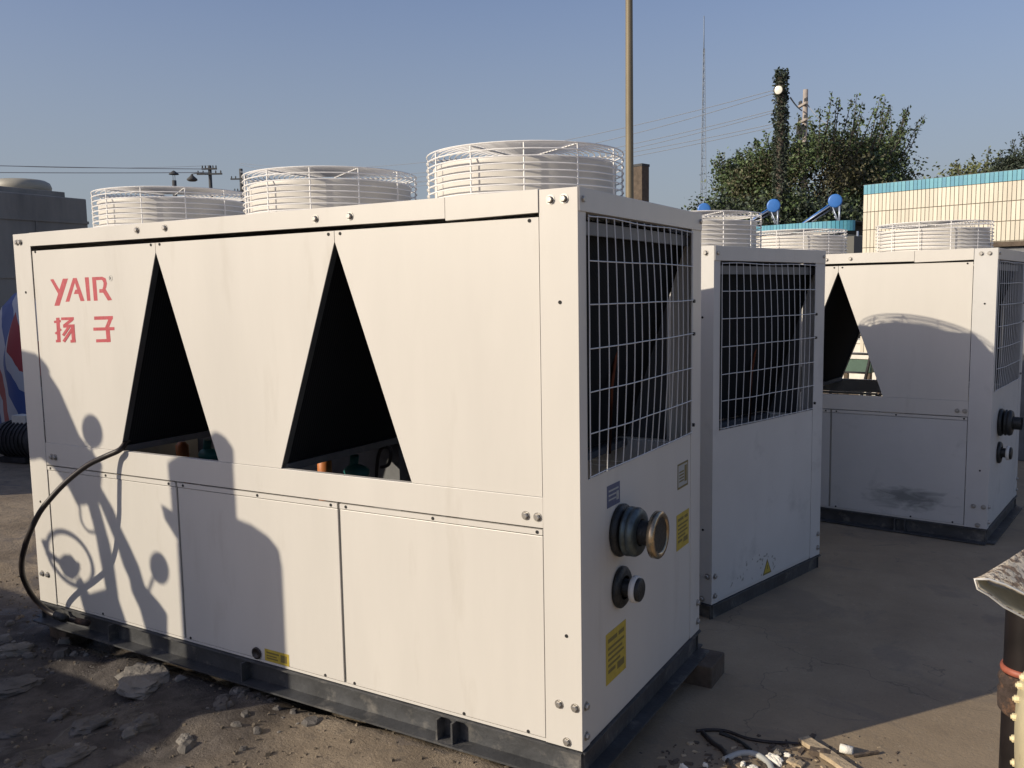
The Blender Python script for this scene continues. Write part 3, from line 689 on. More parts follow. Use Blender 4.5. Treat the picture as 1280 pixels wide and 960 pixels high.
# ------------------------------------------------------------------ rubble and litter
def rock(px, py, r, m, label, cat='stone', name='stone', grp='broken stones on the dirt', seed=0, fl=.45, dz=0, xy=None):
    d = fw*F_PX+rt*(px-640)+up*(480-py); t = (GZ+.03-CAM.z)/d.z; q = CAM+d*t
    if xy: q = V((*xy, 0))
    rn = random.Random(seed); mb = MB(); n1, m1 = 22, 14; vs_ = []; a0 = rn.random()*6
    for i in range(m1+1):
        th = PI*i/m1
        for k in range(n1):
            a = 2*PI*k/n1; p_ = V((math.sin(th)*math.cos(a), math.sin(th)*math.sin(a), math.cos(th)))
            p_ = V([math.copysign(abs(c_)**.75, c_) for c_ in p_])
            s_ = 1+.42*noise.noise(p_*1.3+V((seed, 0, 0)))+.20*noise.noise(p_*3.3+V((seed, 3, 0)))+.08*noise.noise(p_*8+V((seed, 5, 0)))
            vs_.append(((p_.x*math.cos(a0)-p_.y*math.sin(a0)*.6)*r*s_, (p_.x*math.sin(a0)+p_.y*math.cos(a0)*.6)*r*s_, p_.z*r*fl*s_))
    mb.add(vs_, [(i*n1+k, (i+1)*n1+k, (i+1)*n1+(k+1) % n1, i*n1+(k+1) % n1) for i in range(m1) for k in range(n1)], False)
    o = mb.build(name, m); o.location = (q.x, q.y, gh(q.x, q.y)+r*fl*(.30 if r < .03 else .08)+dz); tag(o, label, cat, grp); return o
rock(14, 812, .085, M['stone'], 'pale rounded stone at the left edge below the looping hose', seed=1)
rock(176, 850, .17, M['stone'], 'broad pale slab stone lying below the chiller base rail', seed=2, fl=.22)
rock(178, 912, .075, M['stone_dark'], 'small rough stone in the middle of the shaded dirt', seed=3)
rock(112, 905, .085, M['stone_dark'], 'jagged grey stone left of the small rough stone', seed=4, fl=.4)
rock(12, 912, .06, M['stone_dark'], 'flat stone at the lower left edge of the picture', seed=5, fl=.3)
rock(85, 948, .10, M['stone_dark'], 'large flat stone at the bottom left corner', seed=6, fl=.25)
rock(75, 885, .05, M['stone_dark'], 'small lump of stone above the jagged grey stone', seed=7)
rock(10, 850, .13, M['stone_dark'], 'low flat slab under the pale rounded stone at the left edge', seed=8, fl=.16)
rock(232, 935, .045, M['stone'], 'small stone nearest the sunlit soil on the lower left', seed=9, fl=.5)
W_ = 'white plaster crumbs in the litter'
rock(855, 955, .022, M['chip'], 'white plaster lump farthest left in the litter by the chiller corner', 'rubble', 'plaster_lump', W_, 11, .8)
rock(882, 949, .012, M['chip'], 'tiny white plaster crumb right of the leftmost lump', 'rubble', 'plaster_lump', W_, 12, .8)
rock(929, 948, .014, M['chip'], 'white plaster crumb beside the grey flat hose', 'rubble', 'plaster_lump', W_, 13, .8)
rock(941, 953, .018, M['chip'], 'white plaster lump in front of the grey flat hose', 'rubble', 'plaster_lump', W_, 14, .7)
rock(967, 943, .036, M['chip'], 'largest cream plaster lump on the shadow edge', 'rubble', 'plaster_lump', W_, 15, .6)
rock(972, 935, .018, M['stone'], 'brown stone just behind the largest plaster lump', 'rubble', 'stone', W_, 16, .9)
rock(984, 937, .014, M['chip'], 'white crumb right of the largest plaster lump', 'rubble', 'plaster_lump', W_, 17, .8)
def gp(px, py, dz=0.0):
    d = fw*F_PX+rt*(px-640)+up*(480-py); t = (GZ-CAM.z)/d.z; q = CAM+d*t; return V((q.x, q.y, gh(q.x, q.y)+dz))
def strip(p0, p1, wd, th, name, m, label, cat, grp=None, tilt=0):
    a, b_ = gp(*p0), gp(*p1); d = (b_-a); s_ = V((-d.y, d.x, 0)).normalized(); n_ = d.cross(s_).normalized()
    if n_.z < 0: n_ = -n_
    mb = MB(); k = 7; vs_ = []
    for i in range(k):
        c_ = a+d*(i/(k-1))+n_*(.006*noise.noise(V((i*.6, p0[0], 0)))+tilt*i/(k-1)+.004); w2 = wd*(.5+.12*noise.noise(V((i*.9, p0[1], 2))))
        vs_ += [c_-s_*w2, c_+s_*w2, c_+s_*w2+n_*th, c_-s_*w2+n_*th]
    fs_ = [(0, 3, 2, 1), (4*k-4, 4*k-3, 4*k-2, 4*k-1)]+[(i*4+j, i*4+(j+1) % 4, i*4+4+(j+1) % 4, i*4+4+j) for i in range(k-1) for j in range(4)]
    mb.add(vs_, fs_); return tag(mb.build(name, m), label, cat, grp)
strip((1004, 928), (1090, 986), .05, .018, 'board_strip', M['card'], 'long tan board strip running out of the shadow edge', 'board')
strip((1012, 943), (1038, 948), .035, .02, 'metal_offcut', M['wood'], 'bent dark offcut beside the long tan board strip', 'scrap')
strip((985, 953), (1004, 960), .035, .01, 'board_piece', M['card'], 'short splintered board piece left of the bent offcut', 'board')
strip((1066, 948), (1098, 943), .012, .008, 'twig', M['wood'], 'thin dark twig behind the short cardboard tube', 'twig')
a, b_ = gp(1050, 941, .018), gp(1066, 945, .018)
o = MB().tube([a, b_], .017, 14, cap=False).build('cardboard_tube', M['chip']); sm_ = o.modifiers.new('s', 'SOLIDIFY'); sm_.thickness = .003; tag(o, 'short pale cardboard tube lying open on the sunlit concrete', 'tube')
def lay(pts, r, name, m, label, cat, grp=None):
    q = [v_+V((0, 0, .004*noise.noise(v_*9))) for v_ in bez([gp(*p_, r*.6) for p_ in pts], 40)]; return tag(MB().tube(q, r, 8).build(name, m), label, cat, grp)
lay([(905, 952), (925, 945), (945, 946), (960, 956), (968, 972)], .012, 'flat_hose', M['palelabel'], 'grey flat hose end curving out of the shadow', 'hose')
lay([(870, 915), (905, 915), (935, 925), (965, 930), (1000, 932)], .007, 'cable_end', M['rubber'], 'black cable lying along the shadow edge behind the plaster lumps', 'cable', 'black cables on the ground')
lay([(878, 918), (890, 930), (905, 942), (912, 962)], .010, 'cable_end', M['rubber'], 'thick black cable bending towards the bottom edge', 'cable', 'black cables on the ground')
lay([(900, 918), (920, 926), (938, 940)], .008, 'cable_end', M['iron'], 'short dark cable between the two longer ones', 'cable', 'black cables on the ground')
# broken crumbs of board, plaster and scale by the chiller corner
rc = random.Random(77)
for nm_, m_, cnt_, lab_ in (('rubble_crumbs', M['wood'], 170, 'dark crumbs of broken board scattered by the chiller corner'), ('plaster_crumbs', M['card'], 70, 'tan crumbs and splinters scattered by the chiller corner')):
    mb = MB()
    for k in range(cnt_):
        px = rc.gauss(960, 75); py = rc.gauss(950, 14)
        if py < 918 or px < 800: continue
        q = gp(px, py); s_ = .003+.010*rc.random()**2.5; a = rc.random()*6; el = 1+2.2*rc.random()**2
        pts = [(math.cos(a)*c_*s_*el-math.sin(a)*d_*s_, math.sin(a)*c_*s_*el+math.cos(a)*d_*s_) for c_, d_ in ((-1, -.7), (.8, -1), (1, .6), (-.6, 1))]
        mb.add([(q.x+p_[0], q.y+p_[1], q.z-.002) for p_ in pts]+[(q.x+p_[0]*.8, q.y+p_[1]*.8, q.z+s_*(.25+.5*rc.random())) for p_ in pts], [(4, 5, 6, 7), (0, 1, 5, 4), (1, 2, 6, 5), (2, 3, 7, 6), (3, 0, 4, 7)])
    stuff(tag(mb.build(nm_, m_), lab_, 'rubble'))
# medium rubble half sunk in the shaded dirt and along the base rail
rm_ = random.Random(41)
for nm_, m_, cnt_, lab_ in (('broken_rubble', M['stone_dark'], 170, 'dark broken rubble half sunk in the shaded dirt at the lower left'), ('pale_rubble', M['stone'], 60, 'paler broken rubble among the dark at the lower left')):
    mb = MB(); n_ok = 0
    while n_ok < cnt_:
        x = rm_.uniform(-4.2, -1.1); y = rm_.uniform(-1.3, .02) if rm_.random() > .3 else rm_.uniform(-.25, 0)
        if noise.noise(V((x*1.6, y*1.6, 31))) < -.12: continue
        s_ = .008+.040*rm_.random()**3; z = gh(x, y); n_ok += 1; a0 = rm_.random()*6; nn = 7
        prof = [(1.0, -.4), (.95+.1*rm_.random(), .12), (.55+.2*rm_.random(), .38+.25*rm_.random())]
        rad = [.65+.6*rm_.random() for _ in range(nn)]; el = .55+.4*rm_.random(); vs_ = []
        for (rr2, hh2) in prof:
            for k in range(nn):
                a = 2*PI*k/nn; c_, d_ = math.cos(a)*rad[k]*rr2*s_, math.sin(a)*rad[k]*rr2*s_*el
                vs_.append((x+c_*math.cos(a0)-d_*math.sin(a0), y+c_*math.sin(a0)+d_*math.cos(a0), z+s_*(hh2+.18*(rm_.random()-.5))))
        mb.add(vs_, [(i*nn+k, i*nn+(k+1) % nn, (i+1)*nn+(k+1) % nn, (i+1)*nn+k) for i in range(2) for k in range(nn)]+[tuple(2*nn+k for k in range(nn))])
    stuff(tag(mb.build(nm_, m_), lab_, 'rubble'))
# crushed stone and crumbs
rg = random.Random(21); mb = MB()
for k in range(5200):
    x = rg.uniform(-4.4, .9); y = rg.uniform(-1.6, 1.0)
    if y > .05 and x > -3.35: 
        if not (x > .15 and y < 1.0): continue
    d_ = dirtness(x, y)
    if rg.random() > (.15+.85*d_)*(.4+.9*abs(noise.noise(V((x*1.5, y*1.5, 8))))*1.6): continue
    s_ = .003+.010*rg.random()**3; z = gh(x, y); a = rg.random()*6
    pts = [(math.cos(a+i*PI/2)*s_*(.7+.6*rg.random()), math.sin(a+i*PI/2)*s_*(.7+.6*rg.random()), 0) for i in range(4)]
    vs_ = [(x+p_[0], y+p_[1], z-s_*.3) for p_ in pts]+[(x+p_[0]*.7, y+p_[1]*.7, z+s_*(.4+.5*rg.random())) for p_ in pts]
    mb.add(vs_, [(4, 5, 6, 7), (0, 1, 5, 4), (1, 2, 6, 5), (2, 3, 7, 6), (3, 0, 4, 7)])
stuff(tag(mb.build('gravel', M['grit']), 'loose gravel and crumbs scattered on the dirt', 'gravel'))

# ------------------------------------------------------------------ cooling tower at the left
ct = thing('cooling_tower', 'tall grey cooling tower with a round cream fan cowl behind the front chiller', 'cooling tower', (-13.71, 4.2, GZ))
bevel(MB().box((-3.2, -.6, .0), (0, 3.25, 3.66)).build('casing', M['grey_tower'], ct), .02)
for z in (1.2, 2.2, 3.2):
    MB().box((-3.21, -.61, z), (.02, 3.26, z+.05)).build('casing_seam', M['grey_tower'], ct)
for y in (.0, .75, 1.5, 2.25): MB().box((.001, y, .1), (.014, y+.03, 3.2)).build('casing_rib', M['grey_tower'], ct)
bevel(MB().box((-3.0, -.3, 3.661), (-.25, 3.0, 3.78)).build('deck', M['grey_tower'], ct), .01)
MB().lathe([(.46, 3.78), (.47, 3.80), (.49, 3.84), (.50, 3.90), (.47, 3.98), (.40, 4.02), (.35, 4.02), (.33, 3.98), (.33, 3.78)], (-1.09, 2.70, 0), n=40).build('fan_cowl', M['cowl'], ct)
for k in range(2): MB().lathe([(0, .02), (.035, .02), (.035, 0)], (0, 1.35, 2.4-.12*k), (1, 0, 0), 10).build('inspection_port', M['dark'], ct)

# ------------------------------------------------------------------ striped tarp and dark machines at the left edge
def heap(name, cx, cy, rx, ry, hz, m, label, cat, seed, grp=None):
    mb = MB(); nn, mm = 26, 12; vs_ = []
    for i in range(mm+1):
        t = i/mm
        for k in range(nn):
            a = 2*PI*k/nn; r_ = (1-t**7)**.5*(1-.22*t) if t < 1 else 0.0
            wv = 1+.10*math.sin(a*5+seed)+.10*noise.noise(V((a*2, t*3, seed)))
            sq = 1/max(abs(math.cos(a)), abs(math.sin(a)))**.6
            vs_.append((math.cos(a)*rx*r_*wv*sq, math.sin(a)*ry*r_*wv*sq, t*hz*(1+.12*noise.noise(V((math.cos(a)*1.5, math.sin(a)*1.5, seed))))))
    mb.add(vs_, [(i*nn+k, i*nn+(k+1) % nn, (i+1)*nn+(k+1) % nn, (i+1)*nn+k) for i in range(mm) for k in range(nn)], True)
    o = mb.build(name, m); o.location = (cx, cy, GZ+.02); tag(o, label, cat, grp); return o
cv = heap('covered_heap', -9.6, 4.3, .85, .9, 2.05, M['tarp'], 'heap under a red white and blue striped tarp at the left edge', 'tarp', 2.0)
def motor(x, y, label, rz=0, s=1.0):
    t = thing('scrap_motor', label, 'motor', (x, y, GZ), rz, 'dark scrap motors at the left')
    MB().lathe([(0, -.3*s), (.16*s, -.3*s), (.2*s, -.26*s), (.2*s, .22*s), (.15*s, .28*s), (.05*s, .3*s), (.03*s, .4*s), (0, .4*s)], (0, 0, .24*s), (1, 0, 0), 20).build('motor_body', M['darkmach'], t)
    for k in range(7): MB().lathe([(.2*s, 0), (.215*s, 0), (.215*s, .02*s), (.2*s, .02*s)], (-.2*s+.06*s*k, 0, .24*s), (1, 0, 0), 20, False, True).build('cooling_fin', M['darkmach'], t)
    MB().box((-.2*s, -.18*s, 0), (.18*s, .18*s, .06*s)).build('motor_foot', M['darkmach'], t); MB().box((-.1*s, -.07*s, .42*s), (.1*s, .07*s, .52*s)).build('terminal_box', M['scrapwhite'] if s < 1.1 else M['darkmach'], t)
motor(-7.7, 3.2, 'dark scrap motor in front of the striped heap, nearest the chiller', .8, 1.5)
motor(-8.5, 3.0, 'smaller dark scrap motor at the left picture edge', .2, 1.0)
motor(-7.3, 3.9, 'dark scrap motor beside the striped heap with a pale terminal box', 1.6, .95)
t = thing('machine_stand', 'low dark steel machine frame standing behind the scrap motors', 'machine frame', (-8.2, 4.0, GZ), .5)
for (x, y) in ((-.7, -.3), (.7, -.3), (-.7, .3), (.7, .3)): MB().box((x-.04, y-.04, 0), (x+.04, y+.04, .8)).build('leg', M['darkmach'], t)
MB().box((-.8, -.36, .80), (.8, .36, .92)).build('frame_top', M['darkmach'], t); MB().box((-.5, -.25, .921), (.3, .25, 1.3)).build('gearbox', M['darkmach'], t)

# ------------------------------------------------------------------ poles, mast, chimney, cables
sp = thing('steel_pole', 'tall plain olive brown steel pole rising behind the front chiller', 'pole', (-6.276, 15.363, GZ))
MB().lathe([(.115, 0), (.088, 4), (.074, 9), (.07, 12)], n=20).build('shaft', M['pole'], sp)
MB().lathe([(.19, 0), (.19, .03), (.12, .05)], n=20).build('base_plate', M['pole'], sp)
q = at(801, 230, 20)
dk = thing('dark_duct', 'dark brown square duct top just right of the olive steel pole', 'duct', (q.x, q.y, GZ), -.26)
bevel(MB().box((-.135, -.135, 0), (.135, .135, at(801, 209, 20).z-GZ)).build('duct_body', M['wood'], dk), .006)
MB().box((-.145, -.145, at(801, 209, 20).z-GZ), (.145, .145, at(801, 206, 20).z-GZ)).build('duct_rim', M['tarpole'], dk)

ms = thing('lattice_mast', 'thin hazy lattice radio mast behind the tree', 'mast', (-25.231, 78.082, GZ))
zt = at(880, 60, 80).z-GZ; za_ = at(880, 34, 80).z-GZ
def leg(k, z):
    r_ = .42*(1-z/zt)+.07; a = 2*PI*k/3; return V((r_*math.cos(a), r_*math.sin(a), z))
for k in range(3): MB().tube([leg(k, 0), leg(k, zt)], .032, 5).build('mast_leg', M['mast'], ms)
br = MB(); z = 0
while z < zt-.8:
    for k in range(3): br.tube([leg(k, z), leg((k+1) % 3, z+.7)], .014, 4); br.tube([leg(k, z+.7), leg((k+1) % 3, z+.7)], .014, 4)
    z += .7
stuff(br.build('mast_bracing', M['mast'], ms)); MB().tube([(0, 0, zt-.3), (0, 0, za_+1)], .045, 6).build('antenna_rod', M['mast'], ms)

def pole_with_arms(name, p, h, r_, arms, label, m, grp, rz):
    t = thing(name, label, 'pole', (p.x, p.y, GZ), rz, grp)
    MB().lathe([(r_*1.35, 0), (r_, h), (0, h+.02)], n=14).build('pole_shaft', m, t)
    for (z, l_) in arms:
        a_ = MB().box((-l_, -.05-r_, z), (l_, .05-r_, z+.09)).build('crossarm', m, t)
        for s_ in (-.9, -.5, .5, .9): MB().lathe([(.02, 0), (.05, .05), (.03, .09), (.05, .12), (0, .17)], (s_*l_, -r_, z+.09), n=8).build('insulator', M['tarpole'], a_)
    return t
p1 = at(262, 207, 52); u1 = pole_with_arms('utility_pole', p1, p1.z-GZ, .10, [(p1.z-GZ-.55, .75), (p1.z-GZ-.25, .45)], 'dark utility pole with crossarms and a hanging street lamp above the left fans', M['tarpole'], 'distant utility poles', .55)
q = V((-1.05, -.1, p1.z-GZ-.5))
MB().tube([(-.1, -.1, p1.z-GZ-.5), (-.6, -.1, p1.z-GZ-.42), q], .025, 6).build('lamp_arm', M['tarpole'], u1)
MB().lathe([(.04, 0), (.10, -.10), (.30, -.28), (.31, -.36), (.2, -.42), (0, -.44)], q, n=14).build('lamp_bowl', M['tarpole'], u1)
p2 = at(301, 211, 60); pole_with_arms('utility_pole', p2, p2.z-GZ, .12, [(p2.z-GZ-.75, .7), (p2.z-GZ-1.6, .5)], 'second dark utility pole half hidden behind the middle fan', M['tarpole'], 'distant utility poles', .55)
p3 = at(1007, 112, 34); u3 = pole_with_arms('concrete_pole', p3, p3.z-GZ, .095, [(p3.z-GZ-.62, .42), (p3.z-GZ-1.25, .45)], 'pale concrete utility pole with short crossarms in the tree', M['conc'], None, -1.0)
MB().box((-.12, -.30, p3.z-GZ-1.75), (.14, -.10, p3.z-GZ-1.35)).build('switch_box', M['tarpole'], u3)
pc = at(217, 213, 30)
ch = thing('roof_chimney', 'thin dark chimney with a conical rain cap left of the utility poles', 'chimney', (pc.x, pc.y, GZ)); hc = pc.z-GZ
MB().lathe([(.075, 0), (.075, hc-.34), (.06, hc-.34)], n=14).build('flue', M['tarpole'], ch)
MB().lathe([(.17, hc-.14), (.15, hc-.10), (.04, hc-.02), (0, hc), ], n=16).build('rain_cap', M['tarpole'], ch)
for s_ in (-1, 1): MB().tube([(.05*s_, 0, hc-.36), (.05*s_, 0, hc-.10)], .01, 5).build('cap_stay', M['tarpole'], ch)

# ivy clad pole with a round lamp
pi_ = at(977, 86, 30); hi = pi_.z-GZ
iv = thing('ivy_pole', 'pole thickly covered in ivy with a round lamp near its top', 'pole', (pi_.x, pi_.y, GZ))
MB().lathe([(.16, 0), (.13, hi-.25), (0, hi-.2)], n=12).build('pole_shaft', M['bark'], iv)
def leafcloud(pts, size, rnd, droop=.5):
    mb = MB()
    for p_ in pts:
        s_ = size*(.6+.8*rnd.random()); d = V((rnd.gauss(0, 1), rnd.gauss(0, 1), rnd.gauss(0, .7)-droop)).normalized()
        e_ = d.cross(V((rnd.gauss(0, 1), rnd.gauss(0, 1), rnd.gauss(0, 1)))).normalized(); p_ = V(p_); n_ = d.cross(e_)*s_*.12
        mb.add([p_, p_+d*s_*.5+e_*s_*.32+n_, p_+d*s_, p_+d*s_*.5-e_*s_*.32+n_], [(0, 1, 2), (0, 2, 3)])
    return mb
ri = random.Random(9); pts = []
for k in range(5200):
    z = hi*ri.random()**.8*1.0; a = ri.random()*2*PI
    r_ = (.21+.07*noise.noise(V((math.cos(a)*1.2, math.sin(a)*1.2, z*1.6)))+.05*ri.random())*(1 if z < hi-.3 else .9)
    pts.append((r_*.86*math.cos(a), r_*.86*math.sin(a), z))
stuff(leafcloud(pts, .10, ri).build('ivy_leaves', M['leaf_dark'], iv))
fd = (CAM-pi_); fd.z = 0; fd.normalize(); lp = V((0, 0, at(973, 115, 30).z-GZ))+fd*.42-rt*.10; la = (fd*.9+V((-.25, -.3, 0))+V((0, 0, -.12))).normalized()
lm = MB().lathe([(.0, -.16), (.06, -.15), (.15, -.02), (.165, .0), (.165, .02), (.14, .022)], lp, la, 20).build('lamp_housing', M['bark'], iv)
MB().lathe([(.14, .005), (.10, .02), (0, .03)], lp, la, 20).build('lamp_glass', M['lampglass'], lm)
MB().tube([lp-la*.12, (0, 0, lp.z+.1)], .025, 6).build('lamp_bracket', M['bark'], iv)

# cables
def cable(a, b_, sag, label, r_=.02, seg=24):
    pts = [a*(1-k/seg)+b_*(k/seg)-V((0, 0, sag*4*(k/seg)*(1-k/seg))) for k in range(seg+1)]
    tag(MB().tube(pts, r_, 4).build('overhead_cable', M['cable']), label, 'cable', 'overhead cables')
top1 = V((p1.x, p1.y, p1.z-.5)); far_l = [at(-160, 203, 44), at(-160, 214, 44)]
cable(far_l[0], top1+V((0, 0, .3)), .05, 'upper cable running left from the lamp carrying utility pole', .022)
cable(far_l[1], top1+V((0, 0, .1)), .05, 'lower cable running left from the lamp carrying utility pole', .022)
pts_l = [((300, 204, 58), (966, 113, 30), 1.2, 'highest cable from the far left poles up to the ivy pole'), ((300, 206, 58), (966, 117, 30), 1.6, 'second highest cable from the far left poles to the ivy pole'),
         ((300, 214, 58), (966, 138, 30), 1.3, 'third cable, running to the ivy pole below its lamp'), ((300, 215, 58), (966, 141, 30), 1.5, 'fourth cable, just under the third towards the ivy pole'),
         ((300, 225, 58), (966, 155, 30), 1.0, 'lowest but one cable towards the ivy pole'), ((300, 228, 58), (966, 159, 30), 1.1, 'lowest cable towards the ivy pole')]
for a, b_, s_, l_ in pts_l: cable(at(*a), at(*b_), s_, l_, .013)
cable(at(988, 122, 30), at(1002, 138, 34), .05, 'short thick cable between the ivy pole and the concrete pole', .03)
cable(at(1009, 130, 34), at(1034, 155, 33), .1, 'cable dropping from the concrete pole into the tree', .022)
cable(at(-160, 196, 60), at(262, 207, 60), .4, 'faint topmost cable crossing the far left sky', .012)

# ------------------------------------------------------------------ trees
def tree(label, base, crown_c, crown_r, nclump, leaf, mats, rnd, nshoot=26, lsize=.22, fork=.35, grp='trees behind the yard', trunk_r=.16):
    t = thing('tree', label, 'tree', base, 0, grp); b0 = V((0, 0, 0)); c0 = V(crown_c)-V(base)
    tk = MB(); fk = V((c0.x*.3, c0.y*.3, c0.z*fork)); tk.tube([b0-V((0, 0, .1)), fk*.5+V((.05, 0, 0)), fk], [trunk_r*1.3, trunk_r, trunk_r*.85], 10); tk.build('trunk', M['bark'], t)
    tips = []
    lb = MB()
    for k in range(nclump):
        while True:
            d = V((rnd.uniform(-1, 1), rnd.uniform(-1, 1), rnd.uniform(-1, 1)))
            if .3 < d.length < 1: break
        d = d/d.length*(d.length**.45)
        p_ = c0+V((d.x*crown_r[0], d.y*crown_r[1], d.z*crown_r[2])); tips.append((p_, .55+.5*rnd.random()))
        if k < 34:
            m_ = fk.lerp(p_, .5)+V((rnd.gauss(0, .2), rnd.gauss(0, .2), .25)); lb.tube([fk+V((0, 0, -.1*rnd.random())), m_, p_], [trunk_r*.45, trunk_r*.25, .02], 6)
    shoots = []
    for k in range(nshoot):
        a = rnd.uniform(0, 2*PI); f = .55+.4*rnd.random(); s_ = c0+V((math.cos(a)*crown_r[0]*f, math.sin(a)*crown_r[1]*f, crown_r[2]*(.25+.5*(1-f*f))))
        e_ = s_+V((math.cos(a)*.6*f+rnd.gauss(0, .15), math.sin(a)*.6*f, .8+.9*rnd.random())); e_ = s_+(e_-s_)*(1.35 if math.cos(a) > -.2 else .8); shoots.append((s_, e_)); lb.tube([s_, (s_+e_)/2+V((.04, 0, 0)), e_], [.03, .02, .008], 5)
    lb.build('limbs', M['bark'], t)
    groups = [[] for _ in mats]
    for (p_, rad) in tips:
        gi = min(len(mats)-1, int(rnd.random()**1.6*len(mats)))
        for j in range(leaf):
            q = V((rnd.gauss(0, .42), rnd.gauss(0, .42), rnd.gauss(0, .32)))*rad; groups[gi].append(p_+q)
    for (s_, e_) in shoots:
        for j in range(int(leaf*.42)):
            f = rnd.random(); groups[0].append(s_.lerp(e_, f)+V((rnd.gauss(0, .10), rnd.gauss(0, .10), rnd.gauss(0, .08)))*(1.5-f))
    for gpts, m_ in zip(groups, mats):
        if gpts: stuff(leafcloud(gpts, lsize, rnd, .6).build('crown', m_, t))
    return t
rt_ = random.Random(31)
cc = at(1014, 215, 34); tb = V((cc.x, cc.y, GZ))
tree('wide bushy green tree around the concrete pole', tb, (cc.x, cc.y, cc.z-.6), (2.9, 2.4, 1.8), 170, 190, [M['leaf'], M['leaf'], M['leaf_dry']], rt_, 40, .125, .3)
cc = at(1082, 235, 36)
tree('lower tree crown with upright shoots just left of the tiled building', V((cc.x, cc.y, GZ)), (cc.x, cc.y, cc.z), (1.55, 1.6, 2.0), 70, 170, [M['leaf'], M['leaf_dry']], rt_, 34, .125, .3)
cc = at(936, 248, 37)
tree('small leafy tree at the left side of the wide bushy one', V((cc.x, cc.y, GZ)), (cc.x, cc.y, cc.z), (1.4, 1.6, 1.6), 60, 170, [M['leaf'], M['leaf_dark']], rt_, 18, .125, .3)
cc = at(1304, 224, 40)
tree('dark round tree behind the roof at the upper right edge', V((cc.x, cc.y, GZ)), (cc.x, cc.y, cc.z), (1.9, 1.9, 1.5), 90, 170, [M['leaf_dark']], rt_, 8, .14, .4)
cc = at(1222, 228, 44)
tree('low olive bush top showing over the tiled roof edge', V((cc.x, cc.y, GZ)), (cc.x, cc.y, cc.z), (1.5, 1.4, .75), 40, 80, [M['leaf_lime']], rt_, 4, .18, .4)
# dark hedge mass under the trees
for i, (px, py, d_) in enumerate(((985, 300, 31), (1060, 300, 31), (905, 300, 33))):
    cc = at(px, py, d_)
    tree(('dark shrub under the tree behind the solar heaters', 'dark shrub between the right solar heater and the tiled building', 'dark shrub behind the fan of the middle chiller')[i], V((cc.x, cc.y, GZ)), (cc.x, cc.y, cc.z), (1.6, 1.2, 1.5), 60, 150, [M['leaf_dark'], M['leaf']], rt_, 0, .14, .3, 'shrubs under the trees', .1)

# ------------------------------------------------------------------ tiled building
BA = -.263
bc = at(1080, 231, 14)
tbld = thing('tiled_building', 'single storey building faced in cream tiles with a turquoise tiled parapet', 'building', (bc.x, bc.y, GZ), BA)
BH = bc.z-GZ; BL = 6.5; cap_h = .155
MB().box((0, .02, 0), (BL, 3.5, BH-.02)).build('wall', M['joint'], tbld)
tw = .0600; tl = MB(); rows = []; z = BH-cap_h; th_ = .285; first = True
z_list = []; zz = BH-cap_h-.004
while zz > .2: z_list.append((max(zz-th_+.012, .01), zz)); zz -= th_
hid = 0
for j, (za, zb_) in enumerate(z_list):
    x = 0
    while x < BL-.01:
        jx = .0012*noise.noise(V((x*9, za*9, 1)))
        tl.box((x+.0045, .006+jx, za), (x+tw-.0045, .0195, zb_)); x += tw
stuff(tl.build('wall_tiles', M['tile'], tbld))
tl = MB()
for j, (za, zb_) in enumerate(z_list):
    y = .03
    while y < 3.4: tl.box((-.014, y+.0035, za), (-.0005, y+tw-.0035, zb_)); y += tw
stuff(tl.build('wall_tiles', M['tile'], tbld))
cm = MB().box((.0035, -.008, 0), (tw-.0035, .0195, cap_h-.008)).mesh('cap_tile'); cm.materials.append(M['cyan'])
x = 0; k = 0
TURQ = []
for tone in range(3):
    m_ = mat('turquoise_glaze_%d' % tone, [(.085, .30, .40), (.11, .34, .43), (.07, .26, .37)][tone], .3, var=.1, scale=20); TURQ.append(m_)
caps = []
for tone in range(3):
    q = MB().box((.0035, -.008, 0), (tw-.0035, .0195, cap_h-.008)).mesh('cap_tile'); q.materials.append(TURQ[tone]); caps.append(q)
while x < BL-.01:
    link('cap_tile', caps[(k*7+k//3) % 3], None, tbld, (x, 0, BH-cap_h)); x += tw; k += 1
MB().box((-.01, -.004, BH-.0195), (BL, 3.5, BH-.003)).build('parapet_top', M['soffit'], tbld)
# lower building with a curved turquoise fascia and solar heaters on the roof
l0 = at(940, 289, 26); lb_ = thing('low_building', 'low building behind with a curved turquoise fascia over a cream band', 'building', (l0.x, l0.y, GZ), BA)
LH = at(962, 283, 26).z-GZ; LLn = 3.05
def fpath(s_):     # plan of the fascia: straight, then curving back at the right end
    if s_ < 2.1: return V((s_, 0, 0))
    u = (s_-2.1)/.95; return V((2.1+.95*math.sin(u*1.3)/1.3*1.2, .55*(1-math.cos(u*1.3)), 0))
ft = 0.0; seg = .10; k = 0
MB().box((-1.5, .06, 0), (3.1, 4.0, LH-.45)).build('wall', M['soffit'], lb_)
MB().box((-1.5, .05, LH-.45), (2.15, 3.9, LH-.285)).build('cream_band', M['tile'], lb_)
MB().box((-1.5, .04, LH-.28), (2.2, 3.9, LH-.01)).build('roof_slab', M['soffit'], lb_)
s_ = -1.5
while s_ < LLn:
    a, b_ = fpath(s_), fpath(s_+seg-.012); d = b_-a; n_ = V((-d.y, d.x, 0)).normalized()
    MB().obox(a+V((0, 0, LH-.28)), d, n_, (0, 0, 1), d.length, .03, .28).build('fascia_tile', TURQ[(k*5+k//4) % 3], lb_); s_ += seg; k += 1
pl = [fpath(-1.5+.1*i) for i in range(46)]
mb = MB(); poly = [(p_.x, p_.y+.035) for p_ in pl]+[(pl[-1].x, 3.9), (-1.5, 3.9)]; mb.prism(poly, LH-.02, LH-.005, 2); mb.build('roof_top', M['soffit'], lb_)
